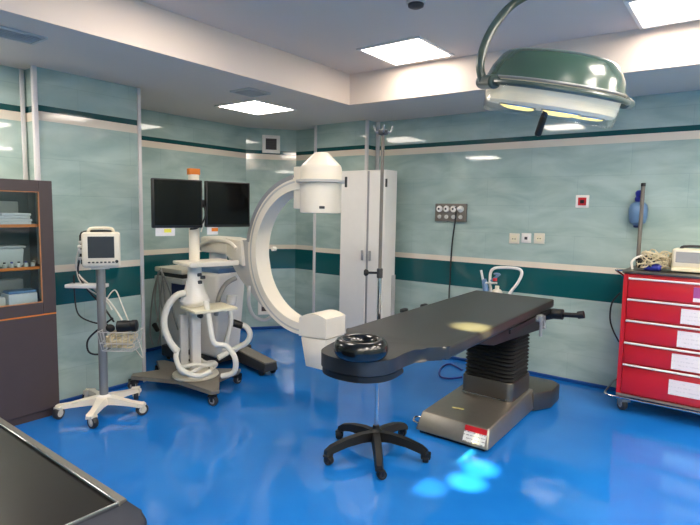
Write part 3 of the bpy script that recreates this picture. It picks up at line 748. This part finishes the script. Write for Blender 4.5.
# ------------------------------------------------------------------ fittings on the walls
def plate(px_, py_, s, m, label, name='wall_socket', cat='socket', insert='lgrey', hole=None, group=None):
    p = at(px_, py_, Y=BE)
    t = thing(name, label, cat, (p.x, BE, p.z), 0, group)
    obj('frame', MB().box((0, -.006, 0), (s, .012, s), .004, 2), m, t)
    if hole == 'socket':
        f = obj('insert', MB().cyl((0, -.011, 0), (0, -.016, 0), s*.3, n=24), insert, t)
        for dx in (-.011, .011): obj('pin_hole', MB().cyl((dx, -.0155, 0), (dx, -.0175, 0), .005, n=10), 'black', f)
    elif hole == 'data':
        f = obj('insert', MB().box((0, -.013, 0), (s*.62, .006, s*.62), .002, 1), insert, t)
        for dx in (-.012, .012): obj('jack', MB().box((dx, -.0165, -.004), (.011, .003, .009)), 'black', f)
    else:
        f = obj('insert', MB().box((0, -.013, 0), (s*.62, .006, s*.62), .002, 1), insert, t)
        obj('rocker', MB().box((0, -.017, -.002), (s*.3, .006, s*.28), .002, 1), 'black' if hole == 'red' else 'dgrey', f)
plate(514.5, 238.5, .105, 'cream', 'cream data socket, left of the row of three on the wall', hole='data', insert='ivory')
plate(526.5, 238, .098, 'white', 'white socket in the middle of the row of three on the wall', hole='switch', insert='white')
plate(539.5, 238.5, .105, 'cream', 'cream power socket, right of the row of three on the wall', hole='socket', insert='ivory')
plate(582.5, 201.5, .12, 'white', 'red-centred white switch plate alone on the wall above the sockets', 'red_switch', 'switch', 'red', 'red')
p0 = at(436.5, 203.5, Y=BE); p1 = at(467, 222, Y=BE)
t = thing('gas_outlet_panel', 'grey wall panel with two rows of round gas outlets', 'outlet panel', ((p0.x+p1.x)/2, BE, (p0.z+p1.z)/2))
W_ = p1.x-p0.x; H_ = p0.z-p1.z
obj('back_plate', MB().box((0, -.015, 0), (W_, .03, H_), .006, 2), 'taupe', t)
for k in range(4):
    x = -W_*.34+W_*.225*k
    o_ = obj('gas_outlet', MB().lathe([(.034, .028), (.036, .045), (.03, .055), (.014, .058)], (x, 0, H_*.2), (0, -1, 0), 20), 'white', t)
    obj('outlet_bore', MB().cyl((x, -.054, H_*.2), (x, -.061, H_*.2), .012, n=12), 'dgrey', o_)
    obj('outlet_latch', MB().lathe([(.022, .028), (.022, .042), (.01, .046)], (x, 0, -H_*.24), (0, -1, 0), 16), 'lgrey', t)
pl = obj('plug', MB().cyl((W_*.28, -.055, H_*.2), (W_*.42, -.075, H_*.23), .022, .018, 14, .004), 'white', t)
cpts = [at(455.5, 207, Y=BE-.05)] + [at(x, y, Y=BE-.03) for x, y in ((456, 214), (454.5, 226), (452.5, 240), (451, 258), (450, 280), (449, 296), (449, 330))]
single('power_cord', MB().tube(cpts, .008, 8, False, 5), 'black', cpts[-1], 'thin black cord hanging straight down from the grey gas panel', 'cord')
# small framed grille high in the angled corner
cdir = (V(-5.0, BE, 0)-V(WB, 4.88, 0)).normalized(); cn = V(cdir.y, -cdir.x, 0)
angc = math.atan2(cdir.y, cdir.x)
def on_chamfer(x, y):
    v = at(x, y, d=1)-V(0, 0, H); o0 = V(WB, 4.88, 0)
    tt = (o0-V(0, 0, 0)).dot(cn)/V(v.x, v.y, 0).dot(cn)
    return V(0, 0, H)+v*tt
p = on_chamfer(271, 144.3)
t = thing('wall_grille', 'small white framed grille high in the angled corner', 'grille', p, angc)
# local +X along wall, -Y out of the wall
f = MB(); s = .235; b = .045
for dx, dz, a_, c_ in ((0, s/2-b/2, s, b), (0, -s/2+b/2, s, b), (s/2-b/2, 0, b, s-2*b), (-s/2+b/2, 0, b, s-2*b)):
    f.box((dx, -.012, dz), (a_, .03, c_), .004, 1)
obj('frame', f, 'white', t)
obj('grille_core', MB().box((0, -.006, 0), (s-2*b, .012, s-2*b)), 'dgrey', t)
sl = MB()
for i in range(5): sl.box((0, -.014, -.055+.0275*i), (s-2*b, .006, .012), 0, 1, Matrix.Rotation(.5, 3, 'X'))
obj('louvres', sl, 'brown', t)
p = on_chamfer(266.5, 306)
t = thing('floor_socket', 'white framed dark socket low in the angled corner behind the arc', 'socket', p, angc)
f = MB(); s = .23; b = .045
for dx, dz, a_, c_ in ((0, s/2-b/2, s, b), (0, -s/2+b/2, s, b), (s/2-b/2, 0, b, s-2*b), (-s/2+b/2, 0, b, s-2*b)):
    f.box((dx, -.01, dz), (a_, .024, c_), .004, 1)
obj('frame', f, 'white', t); obj('socket_core', MB().box((0, -.005, 0), (s-2*b, .01, s-2*b)), 'brown', t)

# ------------------------------------------------------------------ IV stand
iv = Vector((-1.965, 2.955, 0))
t = thing('iv_stand', 'chrome drip stand on a black five-star base beside the table', 'drip stand', iv)
obj('pole', MB().cyl((0, 0, .1), (0, 0, 1.26), .0135, n=18), 'chrome', t)
obj('upper_pole', MB().cyl((0, 0, 1.2), (0, 0, 2.15), .0115, n=18), 'taupe', t)
obj('pole_collar', MB().cyl((0, 0, 1.2), (0, 0, 1.265), .02, n=18, bev=.004), 'dgrey', t)
ld = V(-.8, -.6, 0)
k_ = MB(); k_.cyl(V(0, 0, 1.235), ld*.085+V(0, 0, 1.235), .008, n=10); k_.lathe([(.012, 0), (.022, .008), (.024, .022), (.014, .032)], ld*.075+V(0, 0, 1.235), ld, 16)
obj('height_knob', k_, 'black', t)
obj('hook_block', MB().box((0, 0, 2.155), (.05, .05, .035), .008, 2), 'dgrey', t)
for k in range(4):
    a = math.radians(37+90*k); d = V(math.cos(a), math.sin(a), 0)
    obj('hook', MB().tube([V(0, 0, 2.155), d*.03+V(0, 0, 2.155), d*.05+V(0, 0, 2.16), d*.06+V(0, 0, 2.195)], .006, 8, False, 4), 'greymetal', t)
for k, (x, y) in enumerate(((379, 470), (328, 456), (421, 455), (345, 433), (398, 433))):
    g = at(x, y, z=.05)-iv; g.z = 0
    d = g.normalized(); g = d*(.395, .385, .365, .315, .33)[k]; s_ = V(-d.y, d.x, 0)
    rg = []
    for f_, w_, za, zb_ in ((.0, .036, .08, .145), (.12, .033, .095, .15), (.24, .031, .09, .138), (.34, .028, .07, .115), (.38, .025, .055, .09)):
        f2 = f_*g.length/.37
        rg.append([d*f2+s_*w_+V(0, 0, za), d*f2-s_*w_+V(0, 0, za), d*f2-s_*w_*.65+V(0, 0, zb_), d*f2+s_*w_*.65+V(0, 0, zb_)])
    obj('leg', MB().rings(rg), 'black', t, sharp=50)
    caster(t, g.x, g.y, .07, .03, math.atan2(d.y, d.x)+1.9, 'rubber', 'black', 'dgrey', .027)
obj('hub', MB().lathe([(.04, .08), (.046, .1), (.044, .145), (.026, .16), (.02, .185)], n=24), 'black', t)

# ------------------------------------------------------------------ operating table
ot = Vector((-1.61, 4.0, 0))
t = thing('operating_table', 'black padded operating table on a steel base in the middle of the room', 'operating table', ot)
ZP = .95
prof = [V(-1.262, 4.49, 0), V(-1.218, 2.52, 0), V(-1.232, 2.475, 0), V(-1.27, 2.43, 0), V(-1.315, 2.36, 0), V(-1.328, 2.24, 0), V(-1.318, 2.13, 0), V(-1.335, 2.04, 0), V(-1.40, 1.972, 0), V(-1.50, 1.945, 0), V(-1.60, 1.958, 0), V(-1.672, 2.005, 0), V(-1.71, 2.09, 0), V(-1.745, 2.23, 0), V(-1.79, 2.37, 0), V(-1.86, 2.455, 0), V(-1.885, 2.51, 0), V(-1.962, 4.52, 0)]
sm = [prof[0]] + cr(prof[1:17], 4) + [prof[17]]
def inset(pts, k):
    c = V(-1.56, 3.2, 0); n = len(pts); o = []
    for i in range(n):
        d = (pts[(i+1) % n]-pts[i-1]).normalized(); o.append(pts[i]+V(-d.y, d.x, 0)*k)
    return o
obj('pad', MB().prism([(p.x, p.y) for p in sm], ZP-.07, ZP, .016, 3), 'leather', t, True)
hc = V(-1.53, 2.2, 0)
hb = [hc+(p-hc)*.97 for p in sm if p.y < 2.27]
obj('head_board', MB().prism([(p.x, p.y) for p in hb], ZP-.105, ZP-.076, .008, 2), 'black', t, True)
obj('table_frame', MB().hexa([(-1.90, 3.25, .80), (-1.27, 3.25, .80), (-1.29, 4.36, .72), (-1.92, 4.36, .72), (-1.91, 2.9, ZP-.072), (-1.25, 2.9, ZP-.072), (-1.28, 4.46, ZP-.072), (-1.94, 4.46, ZP-.072)], .008), 'black', t, True)
for sx, xa, xb in ((1, -1.225, -1.252), (-1, -1.93, -1.965)):
    obj('side_rail', MB().hexa([(xa-.006, 3.4, .855), (xa+.006, 3.4, .855), (xb+.006, 4.40, .855), (xb-.006, 4.40, .855), (xa-.006, 3.4, .885), (xa+.006, 3.4, .885), (xb+.006, 4.40, .885), (xb-.006, 4.40, .885)]), 'black', t, True)
def rrect(x0, x1, y0, y1, r, z, k=1.0):
    cx_, cy_ = (x0+x1)/2, (y0+y1)/2; o = []
    for (sx, sy, a0) in ((1, 1, 0), (-1, 1, 90), (-1, -1, 180), (1, -1, 270)):
        px_, py_ = cx_+sx*((x1-x0)/2*k-r), cy_+sy*((y1-y0)/2*k-r)
        for j in range(5):
            a = math.radians(a0+22.5*j); o.append(V(px_+r*math.cos(a), py_+r*math.sin(a), z))
    return o
bx = (-1.83, -1.40, 4.00, 4.44)
obj('column_housing', MB().rings([rrect(*bx, .05, z, k) for z, k in ((.17, 1), (.31, 1), (.32, .985))]), 'dsteel', t, True)
rg = []; nb = 15
for i in range(nb*2+1):
    z = .315+(.78-.315)*i/(nb*2); rg.append(rrect(*bx, .06, z, .97 if i % 2 else .90))
obj('bellows', MB().rings(rg), 'rubber', t, True, sharp=20)
b = MB()
b.hexa([(-1.905, 3.392, .025), (-1.33, 3.386, .025), (-1.345, 4.42, .025), (-1.92, 4.42, .025), (-1.885, 3.455, .155), (-1.355, 3.45, .155), (-1.37, 4.42, .185), (-1.90, 4.42, .185)], .012, 3)
base = obj('base', b, 'steel', t, True)
obj('base_skirt', MB().span((-1.88, 3.42, 0.0), (-1.37, 4.40, .03)), 'black', base, True)
obj('rear_foot', MB().prism([(-1.345, 4.37), (-1.25, 4.54), (-1.255, 4.78), (-1.33, 4.84), (-1.9, 4.84), (-1.99, 4.78), (-1.99, 4.54), (-1.92, 4.37)], .01, .165, .014, 2), 'dsteel', t, True)
# label on the sloped front face
def on_front(x, z): 
    y = 3.389+(z-.025)/(.13)*.064-.002
    return V(x, y, z)
a = at(463.5, 423, Y=3.44); c_ = at(487, 441, Y=3.40)
def flabel(x0, x1, z0_, z1_, m, nm, k):
    p = [on_front(x0, z0_), on_front(x1, z0_), on_front(x1, z1_), on_front(x0, z1_)]
    n_ = V(0, -.9, .44)*.002*k
    return obj(nm, MB().hexa([*[v+n_ for v in p], *[v+n_+V(0, -.9, .44)*.002 for v in p]]), m, base, True)
x0, x1 = at(464, 432, Y=3.42).x, at(486, 440, Y=3.42).x
flabel(x0, x1, .045, .145, 'warn', 'warning_label', 0)
flabel(x0, x1, .112, .145, 'red', 'label_header', 1.2)
obj('name_plate', MB().box((-1.69, 3.66, .163), (.09, .02, .004), .001, 1, rz(.2)), 'brass', base, True)
obj('grab_handle', MB().tube([V(-1.89, 3.5, .08), V(-1.935, 3.49, .085), V(-1.95, 3.46, .085), V(-1.93, 3.41, .08), V(-1.885, 3.40, .075)], .007, 8), 'chrome', base, True)
obj('housing_lip', MB().tube([V(-1.80, 3.985, .20), V(-1.80, 3.96, .195), V(-1.44, 3.96, .195), V(-1.44, 3.985, .20)], .006, 8, False, 0), 'chrome', t, True)
# clamp and arm support on the right rail
ca = at(538, 318, X=-1.235)
cl = MB(); cl.box(ca+V(.015, 0, 0), (.04, .07, .05), .006, 2); cl.cyl(ca+V(.03, -.02, .02), ca+V(.03, -.02, -.13), .012, n=12); cl.cyl(ca+V(.03, .06, .01), ca+V(.03, .06, -.07), .009, n=12)
cl.cyl(ca+V(.0, -.06, .0), ca+V(.0, .1, .0), .01, n=10); cl.ball(ca+V(.03, .06, -.075), .014)
obj('rail_clamp', cl, 'greymetal', t, True)
aY = 4.36
pe = [at(x, y, Y=aY) for x, y in ((532, 317), (546, 316), (556, 314), (563, 314.5), (570, 315), (580, 315.5), (584, 314.5))]
b = MB(); b.tube([pe[0], pe[1], pe[2]], .034, 14, False, 3); b.tube([pe[2]-V(.03, 0, 0), pe[3]], .042, 14, False, 0); b.tube([pe[3], pe[4], pe[5]], .02, 12, False, 3); b.tube([pe[5]-V(.015, 0, 0), pe[6]], .03, 12, False, 0)
obj('arm_support', b, 'black', t, True)
for x, y in ((404, 309), (424, 304.5)):
    p = at(x, y, X=-1.95)
    obj('rail_knob', MB().box(p+V(0, 0, -.01), (.035, .07, .03), .01, 2), 'black', t, True)
pc = [at(x, y, z=.012) for x, y in ((462, 370), (450, 364), (441, 368), (440, 376), (450, 378.5), (462, 377))]
obj('mains_lead', MB().tube(pc, .009, 8, False, 5), 'dblue', t, True)

dn = at(361, 347, z=1.0)
t = single('head_ring', MB().torus((dn.x, dn.y, ZP+.047), .097, .034, 44, 18, (0, 0, 1), 1.36), 'gloss', (dn.x, dn.y, ZP), 'glossy black gel head ring at the head of the operating table', 'head ring')

# ------------------------------------------------------------------ oxygen trolley behind the table
oy = 5.0
t = thing('oxygen_trolley', 'white-handled gas cylinder trolley between the table and the wall', 'trolley', at(500, 300, Y=oy)*1.0)
t.location = (t.location.x, oy, 0)
ox = t.location.x
fr = MB(); hp_ = [at(x, y, Y=oy) for x, y in ((490.5, 296), (490, 285), (490.5, 273), (494, 268.5), (501, 267.5), (514, 268), (520.5, 270), (521.5, 275), (517, 284), (508, 297))]
hp_ = [V(hp_[0].x, oy, .1)] + hp_ + [V(hp_[-1].x-.02, oy, .6), V(hp_[-1].x-.02, oy, .1)]
obj('handle_frame', MB().tube(hp_, .014, 10, False, 4), 'white', t, True)
obj('gas_cylinder', MB().lathe([(.08, .02), (.085, .04), (.085, .66), (.06, .74), (.03, .77), (.02, .80)], (ox-.02, oy-.03, 0), n=24), 'cream', t, True)
vp = at(497, 291, Y=oy-.04)
obj('regulator_body', MB().lathe([(.055, -.12), (.055, -.02), (.04, .01), (.02, .02), (.02, .05)], vp, n=18), 'cream', t, True)
b = MB(); b.cyl(at(491, 281, Y=oy-.05), at(500, 274, Y=oy-.05), .012, n=10); b.cyl(at(484, 279, Y=oy-.05), at(486, 291, Y=oy-.05), .022, .03, 14); b.ball(at(497, 274, Y=oy-.05), .022, (1.6, 1, .6))
obj('blue_valve', b, 'blue', t, True)
b = MB(); b.cyl(at(481, 270, Y=oy-.06), at(483, 280, Y=oy-.06), .012, n=10); b.cyl(at(485, 283, Y=oy-.06), at(497, 283, Y=oy-.06), .01, n=10)
obj('flow_meter', b, 'frost', t, True)
obj('red_cap', MB().cyl(at(495, 278, Y=oy-.06), at(495, 281, Y=oy-.06), .02, n=12), 'red', t, True)
obj('toe_plate', MB().box((ox, oy, .05), (.34, .2, .02), .005), 'white', t, True)
for dx in (-.13, .13): obj('wheel', MB().lathe([(.02, -.015), (.055, -.015), (.06, 0), (.055, .015), (.02, .015)], (ox+dx, oy+.09, .06), (1, 0, 0), 20), 'rubber', t, True)

# ------------------------------------------------------------------ red drawer cart
cy = 4.85; cl_ = -.818; cr_ = .0; cb_ = 5.32
zt = at(624, 270, Y=cy).z
t = thing('emergency_cart', 'red five-drawer emergency cart on casters against the back wall', 'drawer cart', ((cl_+cr_)/2, (cy+cb_)/2, 0))
zbot = .155
obj('carcass', MB().span((cl_, cy+.012, zbot), (cr_, cb_, zt-.025), .006, 2), 'red', t, True)
obj('top_tray', MB().span((cl_-.012, cy-.012, zt-.025), (cr_+.012, cb_+.01, zt), .006, 2), 'dsteel', t, True)
obj('bottom_edge', MB().span((cl_, cy-.004, zbot-.012), (cr_, cb_, zbot+.008), .004, 1), 'steel', t, True)
obj('front_stile', MB().span((cl_, cy-.0, zbot+.01), (cl_+.035, cy+.014, zt-.028), .003, 1), 'red', t, True)
obj('front_stile', MB().span((cr_-.035, cy-.0, zbot+.01), (cr_, cy+.014, zt-.028), .003, 1), 'red', t, True)
ys = [277, 298, 319, 341, 362.5]; xs = [628, 627, 625, 623.5, 621.4]
zs = [at(x, y, Y=cy).z for x, y in zip(xs, ys)] + [zbot+.012]
lab = [693, 680.5, 677, 671.5, 669]
for k in range(5):
    za, zb_ = zs[k]-.006, zs[k+1]+.012
    dr = obj('drawer', MB().span((cl_+.04, cy-.012, zb_), (cr_-.04, cy+.02, za), .005, 2), 'red', t, True)
    obj('pull_lip', MB().hexa([(cl_+.04, cy-.03, za-.006), (cr_-.04, cy-.03, za-.006), (cr_-.04, cy-.012, za-.012), (cl_+.04, cy-.012, za-.012), (cl_+.04, cy-.028, za+.004), (cr_-.04, cy-.028, za+.004), (cr_-.04, cy-.008, za+.006), (cl_+.04, cy-.008, za+.006)], .002, 1), 'alu', dr, True, label='pale metal pull along the drawer top')
    hgt = za-zb_
    xl = at(lab[k], 300+20*k, Y=cy-.012).x
    ztop = za-.032 if k < 4 else za-.06
    zlo = zb_+.008 if k < 4 else zb_+.06
    if k == 0:
        zlo = zb_+.012
    lb = obj('drawer_label', MB().span((xl, cy-.016, zlo), (min(xl+.42, cr_-.06), cy-.0115, ztop)), 'sheet', dr, True, label='white handwritten paper label')
    if k == 0: obj('label_stripe', MB().span((xl, cy-.018, zlo+.03), (min(xl+.42, cr_-.06), cy-.0155, ztop)), 'purple', lb, True)
for x, y, a in ((cl_+.06, cy+.06, 2.2), (cr_-.06, cy+.06, .5), (cl_+.06, cb_-.06, 2.4), (cr_-.06, cb_-.06, .4)):
    caster(t, x-t.location.x, y-t.location.y, .15, .055, a, 'dgrey', 'greymetal', 'lgrey', .03)
bl = [V(cl_+.02, cb_, .17), V(cl_-.07, cb_-.05, .165), V(cl_-.085, cy+.1, .15), V(cl_-.07, cy-.02, .14), V(cl_+.05, cy-.04, .14), V(cr_-.02, cy-.04, .14)]
obj('bumper_rail', MB().tube(bl, .009, 8, False, 3), 'chrome', t, True)
hl = [V(cl_, cy+.1, zt-.01), V(cl_-.07, cy+.1, zt-.012), V(cl_-.078, cy+.12, zt-.02), V(cl_-.045, cy+.2, zt-.06), V(cl_-.0, cy+.24, zt-.11)]
obj('side_handle', MB().tube(hl, .009, 8, False, 4), 'chrome', t, True)
obj('mains_lead', MB().tube([at(x, y, Y=5.2) for x, y in ((620, 293), (612, 303), (610, 318), (613, 330), (619, 342))], .007, 8, False, 5), 'black', t, True)
# drip pole at the back of the cart
pt_ = at(643.5, 183, Y=5.27); pb_ = at(641, 262, Y=5.27)
obj('rear_pole', MB().cyl(V(pt_.x, 5.27, zt-.01), V(pt_.x, 5.27, pt_.z-.02), .0165, n=18), 'taupe', t, True)
obj('pole_cap', MB().cyl(V(pt_.x, 5.27, pt_.z-.03), V(pt_.x, 5.27, pt_.z), .019, n=16, bev=.003), 'black', t, True)
# resuscitator bag hung on the pole
px0 = pt_.x-.035
ztop = at(638, 189, Y=5.28).z; zlo = at(638, 228, Y=5.28).z
t = thing('resuscitator_bag', 'blue squeeze bag hanging on the pole behind the red cart', 'resuscitator', (px0, 5.335, zlo))
hgt = ztop-zlo
obj('bag', MB().lathe([(.03, .02), (.04, .03), (.062, .045), (.075, .1), (.078, .16), (.07, .2), (.045, .225), (.03, .23)], n=24), 'blue', t)
obj('patient_valve', MB().lathe([(.024, .225), (.034, .24), (.036, .262), (.026, .275), (.03, .29), (.034, .31), (.022, .328), (.01, .332)], n=20), 'dblue', t)
obj('inlet_valve', MB().lathe([(.02, 0), (.03, .005), (.032, .02), (.026, .03)], n=18), 'navy', t)
obj('hanging_loop', MB().tube([V(0, -.03, .27), V(.02, -.05, .29), V(.035, -.064, .285)], .006, 8), 'dblue', t)
# defibrillator and leads on the cart top
a = at(671, 272, Y=5.02)
t = thing('defibrillator', 'beige monitor-defibrillator with a grey window on the red cart', 'defibrillator', (a.x+.17, 5.08, zt))
tf = lambda x, y, z: (x, y, z)
obj('body', MB().box((0, 0, .10), (.34, .22, .18), .018, 3), 'ivory', t)
obj('bezel', MB().box((0, -.112, .118), (.31, .012, .13), .005, 2), 'cream', t)
obj('screen', MB().box((-.05, -.119, .125), (.18, .006, .085), .003, 1), 'grey', t)
obj('handle', MB().tube([V(-.12, 0, .185), V(-.1, 0, .205), V(0, 0, .21), V(.1, 0, .205), V(.12, 0, .185)], .011, 10), 'dgrey', t)
obj('paddle', MB().box((.11, -.05, .2), (.07, .12, .03), .01, 2), 'cream', t)
obj('base_foot', MB().box((0, 0, .008), (.3, .19, .016), .004), 'dgrey', t)
obj('front_ledge', MB().box((0, -.122, .026), (.33, .04, .03), .008, 2), 'ivory', t)
for k in range(4): obj('button', MB().box((.075+.022*k, -.12, .09), (.014, .008, .014), .002, 1), 'dgrey', t)
t = None
zo = zt+.014
p_l = at(648, 265, Y=5.05)
def tangle(n, x0, x1, y0, y1, h, r, k=8):
    b = MB()
    for i in range(n):
        pts = [V(random.uniform(x0, x1), random.uniform(y0, y1), zo+r+random.random()**1.3*h) for _ in range(k)]
        b.tube(pts, r, 7, False, 5)
    return b
lx0 = at(634, 265, Y=5.0).x; lx1 = at(668, 265, Y=5.0).x
single('lead_tangle', tangle(17, lx0+.03, lx1+.02, 4.90, 5.16, .14, .0055), 'wire', V((lx0+lx1)/2, 5.03, zt), 'heap of tangled cream monitoring leads on the red cart', 'cables')
single('cable_coil', tangle(6, lx0+.02, lx0+.2, 4.92, 5.16, .1, .007), 'black', V(lx0+.08, 5.03, zt), 'black coiled cable at the left end of the red cart top', 'cables')
b = MB().box((lx0+.14, 4.99, zt+.03), (.13, .13, .055), .02, 3)
single('cable_pouch', b, 'dblue', V(lx0+.14, 4.99, zt), 'dark blue pouch under the cream leads on the red cart', 'pouch')
b = MB(); b.tube([V(lx0+.0, 4.93, zt+.006), V(lx0-.005, 4.93, zt+.07), V(lx0+.05, 5.0, zt+.115), V(lx0+.12, 5.06, zt+.11), V(lx0+.15, 5.1, zt+.03)], .01, 8, False, 6)
single('breathing_tube', b, 'hose', V(lx0, 4.95, zt), 'clear bent breathing tube at the corner of the red cart top', 'tube')
# cable lying on the floor at the foot of the wall
fp = [at(x, y, z=.012) for x, y in ((603, 384), (608, 380), (614, 379), (618, 384))]

# ------------------------------------------------------------------ steel counter in the foreground
zc = .88
q1 = at(119, 502, z=zc); q0 = at(0, 423, z=zc)
ang = math.atan2(q1.y-q0.y, q1.x-q0.x)
t = thing('steel_counter', 'dark counter with a narrow raised steel rim in the near left corner', 'counter', (q1.x, q1.y, 0), ang)
# local: inner rim corner at the origin, counter runs to -X and -Y
WL, DL = 1.7, .62
EW, EN = .15, .028
ol = [(-WL, -DL), (EW, -DL)]
for j in range(9):
    a = PI/2*j/8; ol.append((EW-.09+.09*math.cos(a), EN-.09+.09*math.sin(a)))
ol.append((-WL, EN))
obj('end_cap', MB().prism(ol, zc-.12, zc-.012, .012, 3), 'floor_reflect_cap', t)
obj('worktop', MB().span((-WL+.01, -DL+.01, zc-.0125), (-.006, -.006, zc-.008)), 'counter', t)
rm = MB(); rm.span((-WL, -.0045, zc-.014), (0, .0, zc+.001), .001, 1); rm.span((-.0045, -DL, zc-.014), (0, -.0045, zc+.001), .001, 1)
obj('rim', rm, 'chrome', t, sharp=50, label='narrow bright steel rim')
obj('edge_strip', MB().hexa([(-WL, .0005, zc-.02), (0, .0005, zc-.02), (-.012, EN+.001, zc-.022), (-WL, EN+.001, zc-.022), (-WL, .0005, zc), (0, .0005, zc), (-.012, EN+.001, zc-.008), (-WL, EN+.001, zc-.008)], .002, 1), 'steel', t)
obj('cabinet_body', MB().span((-WL, -DL+.02, .1), (.06, .0, zc-.118), .01, 2), 'dgrey', t)
obj('plinth', MB().span((-WL+.04, -DL+.04, 0), (-.03, -.03, .1)), 'black', t)
for k in range(3):
    d_ = obj('door', MB().span((-WL+.04+.56*k, -.002, .14), (-WL+.56*k+.55, .015, zc-.18), .004, 1), 'dsteel', t)
    obj('handle', MB().tube([V(-WL+.56*k+.5, .015, .55), V(-WL+.56*k+.5, .04, .56), V(-WL+.56*k+.5, .04, .66), V(-WL+.56*k+.5, .015, .67)], .006, 8, False, 3), 'chrome', d_)

# ------------------------------------------------------------------ light and view
wd_ = bpy.data.worlds.new('world'); bpy.context.scene.world = wd_; wd_.use_nodes = True
wd_.node_tree.nodes['Background'].inputs[0].default_value = (.8, .86, .92, 1)
wd_.node_tree.nodes['Background'].inputs[1].default_value = .1
vs = bpy.context.scene.view_settings
vs.view_transform = 'Standard'; vs.look = 'None'; vs.gamma = 1; vs.use_curve_mapping = False
vs.exposure = 1.15
